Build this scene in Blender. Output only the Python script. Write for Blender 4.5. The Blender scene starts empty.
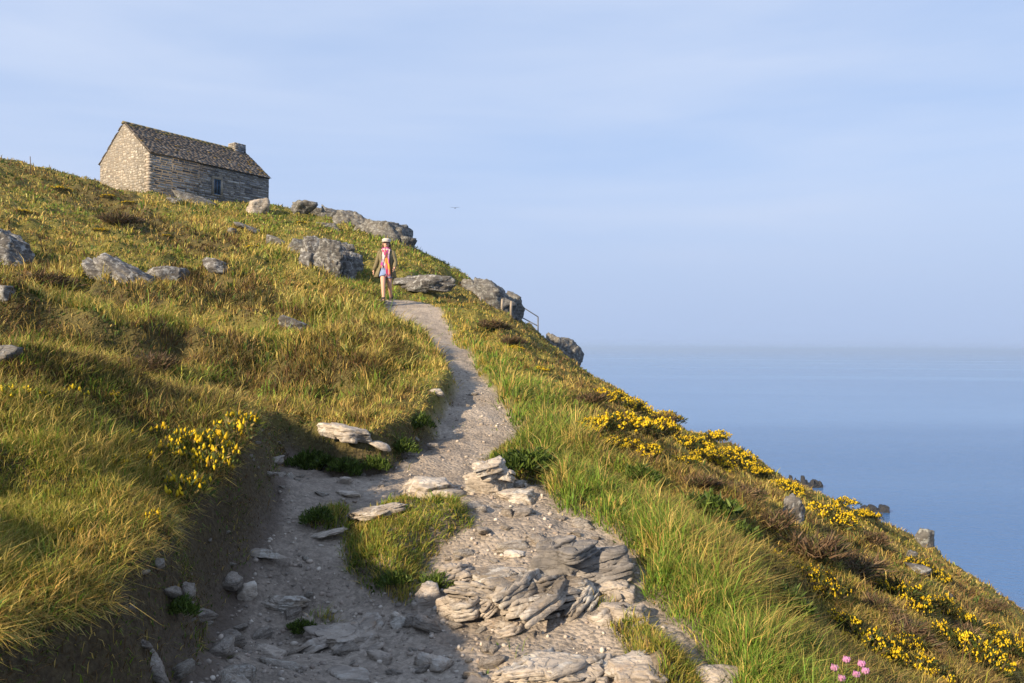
import bpy, bmesh, math, random
import numpy as np
from mathutils import Matrix, Vector

random.seed(11)
RNG = np.random.default_rng(11)
scene = bpy.context.scene
COL = scene.collection
R = math.radians

# ------------------------------------------------------------------ camera
F = 768.0
PITCH, ROLL = R(0.41), R(0.42)
cam_d = bpy.data.cameras.new('camera')
cam = bpy.data.objects.new('camera', cam_d)
COL.objects.link(cam)
cam_d.sensor_width = 36.0
cam_d.lens = 36.0 * F / 1024.0
cam_d.clip_start = 0.05
cam_d.clip_end = 90000.0
CM = (Matrix.Rotation(math.pi / 2 + PITCH, 4, 'X') @ Matrix.Rotation(ROLL, 4, 'Z'))
cam.matrix_world = CM
scene.camera = cam
CR = np.array(CM.to_3x3())


def ray(px, py):
    """direction through a pixel, scaled so that y (forward) is 1"""
    d = CR @ np.array([(px - 512.0) / F, (341.5 - py) / F, -1.0])
    return d / d[1]


def P(px, py, Y):
    return ray(px, py) * Y


# ------------------------------------------------------------------ noise
def _hash(ix, iy, iz, s):
    h = (ix * 374761393 + iy * 668265263 + iz * 2147483647 % 1274126177 + s * 144665) & 0xFFFFFFFF
    h = ((h ^ (h >> 13)) * 1274126177) & 0xFFFFFFFF
    h = ((h ^ (h >> 16)) * 2246822519) & 0xFFFFFFFF
    return ((h ^ (h >> 15)) & 0xFFFFFF) / float(0xFFFFFF)


def noise3(x, y, z, s=0):
    x = np.asarray(x, float); y = np.asarray(y, float); z = np.asarray(z, float)
    ix = np.floor(x).astype(np.int64); iy = np.floor(y).astype(np.int64); iz = np.floor(z).astype(np.int64)
    fx = x - ix; fy = y - iy; fz = z - iz
    fx = fx * fx * fx * (fx * (fx * 6 - 15) + 10); fy = fy * fy * fy * (fy * (fy * 6 - 15) + 10); fz = fz * fz * fz * (fz * (fz * 6 - 15) + 10)
    izz = iz * 1013904223

    def h(a, b, c):
        return _hash(ix + a, iy + b, (iz + c) * 1013904223, s)
    c00 = h(0, 0, 0) * (1 - fx) + h(1, 0, 0) * fx
    c10 = h(0, 1, 0) * (1 - fx) + h(1, 1, 0) * fx
    c01 = h(0, 0, 1) * (1 - fx) + h(1, 0, 1) * fx
    c11 = h(0, 1, 1) * (1 - fx) + h(1, 1, 1) * fx
    return ((c00 * (1 - fy) + c10 * fy) * (1 - fz) + (c01 * (1 - fy) + c11 * fy) * fz) * 2 - 1


def noise2(x, y, s=0):
    x = np.asarray(x, float); y = np.asarray(y, float)
    ix = np.floor(x).astype(np.int64); iy = np.floor(y).astype(np.int64)
    fx = x - ix; fy = y - iy
    fx = fx * fx * fx * (fx * (fx * 6 - 15) + 10); fy = fy * fy * fy * (fy * (fy * 6 - 15) + 10)

    def h(a, b):
        return _hash(ix + a, iy + b, 7, s)
    return ((h(0, 0) * (1 - fx) + h(1, 0) * fx) * (1 - fy) + (h(0, 1) * (1 - fx) + h(1, 1) * fx) * fy) * 2 - 1


def fbm2(x, y, s=0, o=3):
    t = 0; a = 1.0; n = 0
    for k in range(o):
        t = t + a * noise2(x * 2 ** k + 17.3 * k, y * 2 ** k - 9.1 * k, s + k); n += a; a *= 0.5
    return t / n


def fbm3(x, y, z, s=0, o=3):
    t = 0; a = 1.0; n = 0
    for k in range(o):
        t = t + a * noise3(x * 2 ** k + 3.3 * k, y * 2 ** k, z * 2 ** k, s + k); n += a; a *= 0.5
    return t / n


def sstep(a, b, v):
    t = np.clip((v - a) / (b - a), 0, 1)
    return t * t * (3 - 2 * t)


# ------------------------------------------------------------------ terrain: control points (pixel, pixel, metres forward)
CTRL = [
    # path
    (500, 683, 3.05), (400, 640, 3.5), (250, 640, 3.5), (560, 540, 4.35), (480, 470, 5.9), (470, 400, 8.6), (440, 350, 13.5), (425, 328, 17.3),
    (405, 309, 19.6), (385, 303, 20.2), (330, 560, 4.2), (300, 470, 5.9), (400, 460, 6.1), (620, 600, 3.7), (680, 660, 3.2),
    # column 0
    (0, 640, 2.3), (0, 520, 2.95), (0, 460, 3.6), (0, 390, 5.3), (0, 340, 8), (0, 300, 12), (0, 260, 18), (0, 215, 25.5), (0, 182, 33), (0, 163, 40), (0, 166, 50),
    (60, 176, 42), (60, 200, 36),
    # column 100-200
    (110, 600, 2.8), (120, 440, 4.5), (100, 330, 10), (100, 250, 21), (100, 205, 38),
    (200, 440, 5.3), (200, 362, 10), (200, 312, 16), (200, 266, 24), (200, 226, 35), (200, 206, 45),
    # house plateau
    (150, 197, 49), (100, 192, 51.9), (213, 202, 52.5), (268, 207, 55.5), (230, 207, 48.5), (268, 209, 51),
    # column 300
    (300, 425, 7.4), (300, 398, 9), (300, 356, 13), (300, 303, 18), (300, 266, 24), (300, 240, 32), (300, 214, 43),
    (350, 228, 40), (350, 255, 30), (350, 300, 19.5), (350, 345, 13.5),
    (400, 425, 7.6), (420, 385, 9.5),
    # column 385-460, behind the walker
    (385, 291, 23), (385, 266, 28), (385, 247, 34), (430, 300, 23), (440, 285, 28), (430, 264, 33), (460, 278, 32),
    # column 490 - 580
    (490, 314, 20), (490, 311, 28), (485, 300, 33), (470, 350, 13), (500, 398, 8.7), (530, 440, 6.9),
    (540, 420, 8), (540, 380, 12), (540, 355, 18), (540, 344, 26), (535, 336, 40),
    (580, 410, 10), (580, 386, 16), (580, 376, 25), (576, 372, 40),
    (560, 470, 6.2), (600, 510, 5.0),
    # right slope
    (640, 520, 5), (640, 450, 8), (640, 420, 14), (640, 408, 22), (640, 410, 26),
    (760, 640, 3.7), (760, 550, 5.9), (760, 497, 10), (760, 472, 15), (760, 468, 20),
    (700, 470, 9), (700, 446, 13), (700, 442, 18), (680, 432, 20), (600, 396, 14), (600, 389, 20), (560, 361, 22), (555, 354, 33), (500, 314, 24),
    (820, 520, 9), (820, 508, 13), (820, 503, 17),
    (900, 683, 4.3), (900, 600, 7), (900, 553, 11), (900, 537, 16),
    (1024, 683, 6.2), (1024, 642, 9), (1024, 622, 12), (1024, 616, 15),
]
CP = [P(*c) for c in CTRL] + [np.array(p, float) for p in [
    # out of the picture
    (0, 0, -1.62), (-1.5, 0, -1.3), (1.5, 0, -1.95), (-4, 0, -0.75), (4, 1, -3.1), (0, -6, -2.3), (-8, 0, 0.3), (-8, -8, -0.7), (8, -8, -6),
    (-16, 2, 2.0), (-20, 12, 4.2), (-32, 20, 8.0), (-30, -10, 3.2), (-60, 20, 11), (-60, -40, 6), (0, -60, -8), (-40, 50, 12.3), (-60, 60, 13), (-30, 62, 12.2),
    (-20, 66, 11), (-30, 90, 9), (-60, 110, 8), (-10, 55, 7.3), (-6, 46, 5.0), (-2, 48, 2.3), (-8, 80, 0), (0, 60, -3), (2, 52, -1.4), (4, 50, -3.5),
    (8, 12, -5.0), (12, 12, -8.5), (8, 4, -5.4), (12, 4, -8.8), (20, 8, -15), (20, 0, -15), (14, 20, -12), (9.5, 28, -9.5), (7.5, 34, -8), (6, 42, -6.5),
    (10, 40, -11), (20, 30, -19), (16, 50, -19), (10, 65, -18), (40, 20, -34), (40, -20, -32), (30, 50, -30), (20, 90, -34), (40, 60, -42), (0, 90, -18),
    (60, 20, -46), (60, -60, -46), (70, 80, -56), (10, 130, -45), (-40, 140, -8), (100, 0, -60), (100, 120, -70), (30, -80, -28), (-100, 0, 12), (-100, 150, 0),
]]
CP = np.array(CP)


def tps_fit(p, lam=0.006):
    n = len(p)
    d = np.hypot(p[:, None, 0] - p[None, :, 0], p[:, None, 1] - p[None, :, 1])
    K = np.where(d > 0, d * d * np.log(d + 1e-12), 0)
    sc = np.diag(lam * np.maximum(0.2, np.hypot(p[:, 0], p[:, 1])) )
    A = np.zeros((n + 3, n + 3))
    A[:n, :n] = K + sc
    A[:n, n] = 1; A[:n, n + 1:n + 3] = p[:, :2]
    A[n:, :n] = A[:n, n:].T
    b = np.zeros(n + 3); b[:n] = p[:, 2]
    return np.linalg.solve(A, b)


TW = tps_fit(CP)


def tps(x, y):
    x = np.asarray(x, float); y = np.asarray(y, float)
    sh = x.shape
    x = x.ravel(); y = y.ravel()
    out = np.empty(len(x))
    n = len(CP)
    for i in range(0, len(x), 40000):
        X = x[i:i + 40000]; Y = y[i:i + 40000]
        d2 = (X[:, None] - CP[None, :, 0]) ** 2 + (Y[:, None] - CP[None, :, 1]) ** 2
        out[i:i + 40000] = (0.5 * d2 * np.log(d2 + 1e-12)) @ TW[:n] + TW[n] + TW[n + 1] * X + TW[n + 2] * Y
    return out.reshape(sh)


def base_h(x, y):
    x = np.asarray(x, float); y = np.asarray(y, float)
    r = np.hypot(x, y)
    h = tps(x, y)
    far = sstep(110, 260, r)
    h = h * (1 - far) + far * np.where(x < -40, 6.0, -44.0)
    return np.clip(h, -44.0, 40.0)


TS = 1.3 * np.exp(np.linspace(0, np.log(80 / 1.3), 2600))


def hit(fn, px, py):
    """the ground point seen at a pixel"""
    d = ray(px, py)
    z = fn(TS * d[0], TS)
    s = TS * d[2] - z
    k = np.where((s[:-1] > 0) & (s[1:] <= 0))[0]
    if len(k) == 0:
        i = int(np.argmin(s)) if s.min() > 0 else 0
        return np.array([TS[i] * d[0], TS[i], z[i]])
    i = k[0]
    f = s[i] / (s[i] - s[i + 1])
    t = TS[i] + f * (TS[i + 1] - TS[i])
    return np.array([t * d[0], t, t * d[2]])


PATH_PX = [(160, 740), (196, 665), (230, 604), (256, 552), (270, 506), (276, 476), (284, 455), (305, 458), (335, 474), (385, 470), (415, 450), (432, 438),
           (452, 412), (460, 396), (446, 371), (424, 346), (400, 325), (388, 311), (383, 304), (395, 300), (420, 302), (437, 307), (446, 325), (458, 347),
           (480, 380), (503, 407), (516, 437), (512, 462), (535, 482), (560, 512), (600, 532), (632, 560), (648, 600), (690, 650), (722, 700), (745, 760)]
ISL_PX = [[(345, 522), (400, 503), (468, 512), (474, 530), (440, 545), (426, 575), (412, 615), (388, 602), (352, 572)],
          [(500, 452), (538, 462), (548, 486), (515, 480), (490, 464)],
          [(592, 600), (640, 612), (662, 642), (690, 690), (655, 690), (618, 640)],
          [(300, 520), (345, 505), (350, 520), (318, 533)],
          [(300, 600), (335, 610), (350, 622), (310, 622)]]


def poly_world(px):
    return np.array([hit(base_h, a, b)[:2] for a, b in px])


PATHW = np.vstack([poly_world(PATH_PX), [(1.6, 0.5), (1.5, -3), (-1.1, -3), (-1.1, 0.8)]])
ISLW = [poly_world(p) for p in ISL_PX]


def sdist(poly, x, y):
    """signed distance to a polygon, negative inside"""
    x = np.asarray(x, float); y = np.asarray(y, float)
    best = np.full(x.shape, 1e9)
    inside = np.zeros(x.shape, bool)
    n = len(poly)
    for i in range(n):
        ax, ay = poly[i]; bx, by = poly[(i + 1) % n]
        ex, ey = bx - ax, by - ay
        t = np.clip(((x - ax) * ex + (y - ay) * ey) / (ex * ex + ey * ey + 1e-12), 0, 1)
        best = np.minimum(best, np.hypot(x - ax - t * ex, y - ay - t * ey))
        c = ((ay > y) != (by > y)) & (x < (bx - ax) * (y - ay) / (by - ay + 1e-12) + ax)
        inside ^= c
    return np.where(inside, -best, best)


_cl = [(512, 640), (520, 560), (478, 475), (472, 420), (440, 360), (415, 325), (400, 308)]
CLW = np.array([hit(base_h, a, b)[:2] for a, b in _cl])
CLW = np.vstack([[0.1, -3], CLW, [CLW[-1, 0] - 0.6, CLW[-1, 1] + 3], [CLW[-1, 0] + 2, 40], [2, 60]])
CLW = CLW[np.argsort(CLW[:, 1])]


def fields(x, y):
    x = np.asarray(x, float); y = np.asarray(y, float)
    near = np.hypot(x, y) < 26
    d = np.full(x.shape, 9.0); isl = np.full(x.shape, 9.0)
    if near.any():
        xn, yn = x[near], y[near]
        wob = 0.05 * fbm2(xn * 4, yn * 4, 5) + 0.05 * fbm2(xn * 1.3, yn * 1.3, 8)
        d[near] = sdist(PATHW, xn, yn) + wob
        m = np.full(xn.shape, 9.0)
        for p in ISLW:
            m = np.minimum(m, sdist(p, xn, yn))
        isl[near] = m + 1.5 * wob
    side = x - np.interp(y, CLW[:, 1], CLW[:, 0])
    return d, isl, side


LEDGE_PX = [
    ([(-40, 300), (0, 310), (88, 331), (132, 344), (176, 351), (256, 371), (330, 389), (410, 404)], 0.30),
    ([(205, 279), (222, 287), (246, 298), (272, 311), (300, 328), (322, 340)], 0.34),
    ([(-40, 276), (0, 283), (40, 290), (100, 297), (160, 309), (190, 316)], 0.26),
    ([(60, 192), (83, 197), (133, 211), (195, 238), (245, 262), (268, 276)], 0.45),
    ([(320, 340), (345, 345), (380, 362), (420, 380), (440, 392)], 0.16),
    ([(-40, 400), (0, 412), (60, 425), (120, 418), (160, 412)], 0.10),
]
LEDGES = []
for _p, _a in LEDGE_PX:
    _w = np.array([hit(base_h, a, b)[:2] for a, b in _p])
    _n = len(_w)
    LEDGES.append((_w, np.array([0.0] + [_a] * (_n - 2) + [0.0])))


def ledges(x, y):
    """turf steps on the left hillside: raised lip behind each line, a drop on the near side; returns height, nearness to the drop, nearness to the lip"""
    h = np.zeros(x.shape); drop = np.zeros(x.shape); lip = np.zeros(x.shape)
    wob = 0.35 * fbm2(x * 0.8, y * 0.8, 45, 3)
    for w, a in LEDGES:
        best = np.full(x.shape, 1e9); sg = np.zeros(x.shape); am = np.zeros(x.shape)
        for i in range(len(w) - 1):
            ax, ay = w[i]; ex, ey = w[i + 1] - w[i]
            t = np.clip(((x - ax) * ex + (y - ay) * ey) / (ex * ex + ey * ey), 0, 1)
            px, py = x - ax - t * ex, y - ay - t * ey
            dd = np.hypot(px, py)
            c = dd < best
            best = np.where(c, dd, best); sg = np.where(c, -np.sign(ex * py - ey * px), sg); am = np.where(c, a[i] + t * (a[i + 1] - a[i]), am)
        s_ = best * sg + wob          # positive on the near side
        sc = np.maximum(1.0, np.hypot(x, y) / 9)
        h = h + am * np.where(s_ < 0, np.exp(s_ / (1.5 * sc)), 1 - sstep(0, 0.38 * sc, s_))
        k = np.minimum(1, am / 0.15)
        drop = np.maximum(drop, k * sstep(-0.12, 0.08, s_) * (1 - sstep(0.5 * sc, 1.0 * sc, s_)))
        lip = np.maximum(lip, k * sstep(-1.3 * sc, -0.3 * sc, s_) * (1 - sstep(-0.12, 0.04, s_)))
    return h, drop, lip


def cushions(x, y):
    """rounded turf tussocks: 1 on a crown, 0 in the gaps"""
    u = x / 0.62 + 0.25 * noise2(x * 1.5, y * 1.5, 61); v = y / 0.62 + 0.25 * noise2(x * 1.5, y * 1.5, 62)
    ix = np.floor(u).astype(np.int64); iy = np.floor(v).astype(np.int64)
    f1 = np.full(x.shape, 9.0)
    for a in (-1, 0, 1):
        for b in (-1, 0, 1):
            px = ix + a + 0.15 + 0.7 * _hash(ix + a, iy + b, 3, 5); py = iy + b + 0.15 + 0.7 * _hash(ix + a, iy + b, 4, 6)
            sz = 0.75 + 0.5 * _hash(ix + a, iy + b, 8, 7)
            f1 = np.minimum(f1, np.hypot(u - px, v - py) / sz)
    return np.clip(1 - f1 / 0.85, 0, 1) ** 0.6


def ridges(x, y):
    """long turf ridges running down across the left hillside"""
    a = R(-38)
    u = x * math.cos(a) + y * math.sin(a)
    v = -x * math.sin(a) + y * math.cos(a)
    v = v + 0.7 * fbm2(u * 0.25, v * 0.25, 40)
    return fbm2(u * 0.16, v * 0.62, 41, 3)


def height(x, y, full=False):
    x = np.asarray(x, float); y = np.asarray(y, float)
    r = np.hypot(x, y)
    h = base_h(x, y)
    d, isl, side = fields(x, y)
    left = side < 0
    hb = np.where(left, np.interp(r, [0, 4.6, 7, 11, 16, 22], [0.36, 0.36, 0.28, 0.24, 0.2, 0.0]), np.interp(r, [0, 6, 16, 22], [0.10, 0.12, 0.1, 0.0]))
    out = sstep(0.0, 0.15, d)
    h = h + hb * out * np.exp(-np.maximum(d - 0.2, 0) / 1.6)
    farm = 1 - sstep(70, 120, r)
    g = sstep(0.05, 0.9, d) * farm
    tus = fbm2(x * 1.1, y * 1.1, 21, 3) + 0.8 * (0.5 - np.abs(fbm2(x * 1.6 + 5, y * 1.6, 23, 2)) * 2)
    rid = ridges(x, y)
    h = h + g * (0.11 + 0.10 * sstep(6, 25, r)) * tus
    h = h + g * np.where(left, 1.0, 0.45) * (0.06 + 0.30 * sstep(3, 14, r)) * rid * sstep(0.2, 1.6, d)
    lh, ldrop, llip = np.zeros(x.shape), np.zeros(x.shape), np.zeros(x.shape)
    m_ = left & (r < 45) & (y > 2)
    if m_.any():
        lh[m_], ldrop[m_], llip[m_] = ledges(x[m_], y[m_])
    h = h + lh * g
    cu = np.full(x.shape, 0.5)
    m2 = (r < 45) & (d > 0)
    if m2.any():
        cu[m2] = cushions(x[m2], y[m2])
    cu = 0.5 + (cu - 0.5) * sstep(3.2, 6.0, r)
    h = h + (cu - 0.5) * g * np.where(left, 0.17, 0.11) * (1 + 0.6 * sstep(10, 25, r)) * sstep(0.05, 0.35, d)
    h = h + 0.05 * fbm2(x * 7, y * 7, 33, 3) * sstep(-0.06, 0.02, d) * (1 - sstep(0.16, 0.4, d)) * left * (r < 9)
    h = h + (1 - g) * farm * (0.040 * fbm2(x * 2.6, y * 2.6, 31, 3) + 0.014 * fbm2(x * 12, y * 12, 32, 3)) * (1 - sstep(25, 40, r))
    h = h + 0.11 * sstep(0.02, -0.16, isl) * (d < 0.1)
    if full:
        return h, d, isl, side, (rid, ldrop, llip, cu)
    return h


def land(px, py):
    return hit(height, px, py)


# ------------------------------------------------------------------ helpers
def new_mesh(name, verts, faces_quads=None, faces_tris=None, col=None, smooth=False):
    me = bpy.data.meshes.new(name)
    verts = np.ascontiguousarray(verts, np.float32)
    parts = []; starts = []; k = 0
    for f, n in ((faces_quads, 4), (faces_tris, 3)):
        if f is not None and len(f):
            f = np.ascontiguousarray(f, np.int32)
            parts.append(f.ravel()); starts.append(k + np.arange(len(f)) * n); k += f.size
    loops = np.concatenate(parts); st = np.concatenate(starts).astype(np.int32)
    me.vertices.add(len(verts)); me.vertices.foreach_set('co', verts.ravel())
    me.loops.add(len(loops)); me.loops.foreach_set('vertex_index', loops)
    me.polygons.add(len(st)); me.polygons.foreach_set('loop_start', st)
    if smooth:
        me.polygons.foreach_set('use_smooth', np.ones(len(st), bool))
    me.update(calc_edges=True)
    if col is not None:
        a = me.attributes.new('Col', 'FLOAT_COLOR', 'POINT')
        c = np.ones((len(verts), 4), np.float32); c[:, :3] = col
        a.data.foreach_set('color', c.ravel())
    me.validate()
    return me


def link(name, me, mat=None, parent=None, loc=None, rot=None, scale=None):
    o = bpy.data.objects.new(name, me)
    COL.objects.link(o)
    if mat is not None and me is not None and len(me.materials) == 0:
        me.materials.append(mat)
    if parent is not None:
        o.parent = parent
    if loc is not None: o.location = loc
    if rot is not None: o.rotation_euler = rot
    if scale is not None: o.scale = scale
    return o


def tag(o, label=None, cat=None, group=None, kind=None):
    if label: o['label'] = label
    if cat: o['category'] = cat
    if group: o['group'] = group
    if kind: o['kind'] = kind
    return o


def from_bm(name, bm, mat=None, parent=None, smooth=False, **k):
    me = bpy.data.meshes.new(name)
    bm.to_mesh(me); bm.free()
    if smooth:
        for p in me.polygons: p.use_smooth = True
    return link(name, me, mat, parent, **k)


def copy_tree(o, parent=None):
    c = o.copy(); COL.objects.link(c)
    if parent is not None: c.parent = parent
    for ch in list(o.children): copy_tree(ch, c)
    return c


class MB:
    """collects vertices, quads, tris and colours"""
    def __init__(s): s.v = []; s.q = []; s.t = []; s.c = []; s.n = 0

    def add(s, v, q=None, t=None, c=(1, 1, 1)):
        v = np.asarray(v, float)
        if q is not None and len(q): s.q.append(np.asarray(q, int) + s.n)
        if t is not None and len(t): s.t.append(np.asarray(t, int) + s.n)
        s.v.append(v)
        c = np.asarray(c, float)
        s.c.append(np.broadcast_to(c, (len(v), 3)))
        s.n += len(v)

    def box(s, lo, hi, c=(1, 1, 1), M=None):
        (a, b, cc), (d, e, f) = lo, hi
        v = np.array([(a, b, cc), (d, b, cc), (d, e, cc), (a, e, cc), (a, b, f), (d, b, f), (d, e, f), (a, e, f)], float)
        if M is not None: v = M(v)
        s.add(v, [(3, 2, 1, 0), (4, 5, 6, 7), (0, 1, 5, 4), (1, 2, 6, 5), (2, 3, 7, 6), (3, 0, 4, 7)], None, c)

    def tube(s, pts, rad, n=8, c=(1, 1, 1), cap=True, flat=None):
        pts = np.asarray(pts, float); m = len(pts)
        rad = np.broadcast_to(np.asarray(rad, float), (m,))
        V = []
        for i in range(m):
            t = pts[min(i + 1, m - 1)] - pts[max(i - 1, 0)]
            t = t / (np.linalg.norm(t) + 1e-9)
            a = np.array([0, 1, 0.0]) if abs(t[1]) < 0.8 else np.array([1.0, 0, 0])
            b1 = np.cross(t, a); b1 /= np.linalg.norm(b1); b2 = np.cross(t, b1)
            th = np.linspace(0, 2 * math.pi, n, endpoint=False)
            V.append(pts[i] + rad[i] * (np.cos(th)[:, None] * b1 + (1 if flat is None else flat) * np.sin(th)[:, None] * b2))
        V = np.vstack(V)
        q = [(i * n + j, i * n + (j + 1) % n, (i + 1) * n + (j + 1) % n, (i + 1) * n + j) for i in range(m - 1) for j in range(n)]
        t = []
        if cap:
            V = np.vstack([V, pts[0], pts[-1]])
            t = [(m * n, (j + 1) % n, j) for j in range(n)] + [(m * n + 1, (m - 1) * n + j, (m - 1) * n + (j + 1) % n) for j in range(n)]
        s.add(V, q, t, c)

    def mesh(s, name, smooth=False):
        return new_mesh(name, np.vstack(s.v), np.vstack(s.q) if s.q else None, np.vstack(s.t) if s.t else None, np.vstack(s.c), smooth)

    def build(s, name, mat=None, parent=None, smooth=False, **k):
        return link(name, s.mesh(name, smooth), mat, parent, **k)


# ------------------------------------------------------------------ materials
class NT:
    def __init__(s, name):
        s.m = bpy.data.materials.new(name); s.m.use_nodes = True
        s.t = s.m.node_tree; s.t.nodes.clear()
        s.out = s.n('ShaderNodeOutputMaterial')

    def n(s, typ, **k):
        nd = s.t.nodes.new(typ)
        for a, b in k.items():
            if a.startswith('i_'):
                nd.inputs[a[2:].replace('_', ' ')].default_value = b
            else:
                setattr(nd, a, b)
        return nd

    def l(s, a, b): s.t.links.new(a, b)

    def ramp(s, src, stops, interp='LINEAR'):
        r = s.n('ShaderNodeValToRGB'); r.color_ramp.interpolation = interp
        e = r.color_ramp.elements
        while len(e) < len(stops): e.new(0.5)
        for x, (p, c) in zip(e, stops):
            x.position = p; x.color = (*c, 1) if len(c) == 3 else c
        s.l(src, r.inputs['Fac'])
        return r.outputs['Color']

    def noise(s, co, scale, detail=4, rough=0.6, dist=0.0):
        n = s.n('ShaderNodeTexNoise'); n.inputs['Scale'].default_value = scale; n.inputs['Detail'].default_value = detail
        n.inputs['Roughness'].default_value = rough; n.inputs['Distortion'].default_value = dist
        s.l(co, n.inputs['Vector'])
        return n.outputs['Fac']

    def mix(s, fac, a, b, mode='MIX'):
        m = s.n('ShaderNodeMix', data_type='RGBA', blend_type=mode)
        for v, k in ((fac, 0), (a, 6), (b, 7)):
            if hasattr(v, 'is_output'): s.l(v, m.inputs[k])
            else: m.inputs[k].default_value = v if not isinstance(v, tuple) else (*v, 1)
        return m.outputs[2]

    def math(s, op, a, b=0.0):
        m = s.n('ShaderNodeMath', operation=op)
        for v, k in ((a, 0), (b, 1)):
            if hasattr(v, 'is_output'): s.l(v, m.inputs[k])
            else: m.inputs[k].default_value = v
        return m.outputs[0]

    def bump(s, h, strength=0.5, dist=0.02, prev=None):
        b = s.n('ShaderNodeBump'); b.inputs['Strength'].default_value = strength; b.inputs['Distance'].default_value = dist
        s.l(h, b.inputs['Height'])
        if prev is not None: s.l(prev, b.inputs['Normal'])
        return b.outputs['Normal']

    def principled(s, col, rough=0.8, normal=None, spec=0.3, metallic=0.0):
        p = s.n('ShaderNodeBsdfPrincipled')
        if hasattr(col, 'is_output'): s.l(col, p.inputs['Base Color'])
        else: p.inputs['Base Color'].default_value = (*col, 1)
        if hasattr(rough, 'is_output'): s.l(rough, p.inputs['Roughness'])
        else: p.inputs['Roughness'].default_value = rough
        p.inputs['Specular IOR Level'].default_value = spec
        p.inputs['Metallic'].default_value = metallic
        if normal is not None: s.l(normal, p.inputs['Normal'])
        s.l(p.outputs[0], s.out.inputs['Surface'])
        return s.m


def attr_mat(name, transl=0.0, rough=0.7, bump_scale=None, bump_d=0.004, spec=0.2, vary=0.0, vscale=30):
    t = NT(name)
    a = t.n('ShaderNodeAttribute', attribute_name='Col')
    c = a.outputs['Color']
    tc = t.n('ShaderNodeTexCoord').outputs['Object']
    if vary:
        f = t.noise(tc, vscale, 4)
        g = t.ramp(f, [(0.3, (1 - vary,) * 3), (0.7, (1 + vary,) * 3)])
        c = t.mix(1.0, c, g, 'MULTIPLY')
    nm = None
    if bump_scale:
        nm = t.bump(t.noise(tc, bump_scale, 5), 0.6, bump_d)
    if transl:
        d = t.n('ShaderNodeBsdfPrincipled'); d.inputs['Roughness'].default_value = rough; d.inputs['Specular IOR Level'].default_value = spec
        tr = t.n('ShaderNodeBsdfTranslucent'); mx = t.n('ShaderNodeMixShader'); mx.inputs[0].default_value = transl
        t.l(c, d.inputs['Base Color']); t.l(c, tr.inputs['Color'])
        t.l(d.outputs[0], mx.inputs[1]); t.l(tr.outputs[0], mx.inputs[2]); t.l(mx.outputs[0], t.out.inputs['Surface'])
        return t.m
    return t.principled(c, rough, nm, spec)


def rock_mat(name, dark, light, lichen, lich_amt, ochre=(0.30, 0.20, 0.06), och_amt=0.3):
    t = NT(name)
    tc = t.n('ShaderNodeTexCoord').outputs['Object']
    oi = t.n('ShaderNodeObjectInfo')
    mp = t.n('ShaderNodeVectorMath', operation='ADD')
    sc = t.n('ShaderNodeVectorMath', operation='SCALE'); sc.inputs['Scale'].default_value = 37.0
    cx = t.n('ShaderNodeCombineXYZ')
    for k in range(3): t.l(oi.outputs['Random'], cx.inputs[k])
    t.l(cx.outputs[0], sc.inputs[0]); t.l(tc, mp.inputs[0]); t.l(sc.outputs[0], mp.inputs[1])
    co = mp.outputs[0]
    big = t.noise(co, 2.2, 5, 0.65)
    fine = t.noise(co, 26, 6, 0.7)
    c = t.ramp(big, [(0.25, dark), (0.7, light)])
    c = t.mix(0.55, c, t.ramp(fine, [(0.25, (0.45,) * 3), (0.75, (1.45,) * 3)]), 'MULTIPLY')
    # strata streaks
    mpp = t.n('ShaderNodeMapping'); mpp.inputs['Rotation'].default_value = (0.5, 0.6, 0.3); mpp.inputs['Scale'].default_value = (2, 2, 22)
    t.l(co, mpp.inputs['Vector'])
    st = t.noise(mpp.outputs[0], 1.6, 4, 0.6)
    c = t.mix(0.8, c, t.ramp(st, [(0.36, (0.42, 0.40, 0.38)), (0.47, (0.9,) * 3), (0.62, (1.18,) * 3)]), 'MULTIPLY')
    vo = t.n('ShaderNodeTexVoronoi', feature='DISTANCE_TO_EDGE'); vo.inputs['Scale'].default_value = 5.0; t.l(mpp.outputs[0], vo.inputs['Vector']); mpp.inputs['Scale'].default_value = (1.2, 1.2, 9)
    ck = t.ramp(vo.outputs['Distance'], [(0.0, (0.35,) * 3), (0.035, (1,) * 3)])
    c = t.mix(0.3, c, ck, 'MULTIPLY')
    ln = t.noise(co, 7.5, 6, 0.72, 0.4)
    lf = t.ramp(ln, [(0.60 - 0.16 * lich_amt, (0, 0, 0)), (0.66 - 0.16 * lich_amt, (1, 1, 1))])
    c = t.mix(t.math('MULTIPLY', lf, 0.85 * min(1, lich_amt * 1.5)), c, lichen)
    on = t.noise(co, 3.7, 5, 0.7)
    of = t.ramp(on, [(0.60, (0, 0, 0)), (0.70, (1, 1, 1))])
    c = t.mix(t.math('MULTIPLY', of, och_amt), c, ochre)
    nm = t.bump(big, 0.5, 0.06)
    nm = t.bump(st, 0.9, 0.03, nm)
    nm = t.bump(ck, 0.5, 0.01, nm)
    nm = t.bump(fine, 0.8, 0.012, nm)
    return t.principled(c, 0.88, nm, 0.25)


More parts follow.
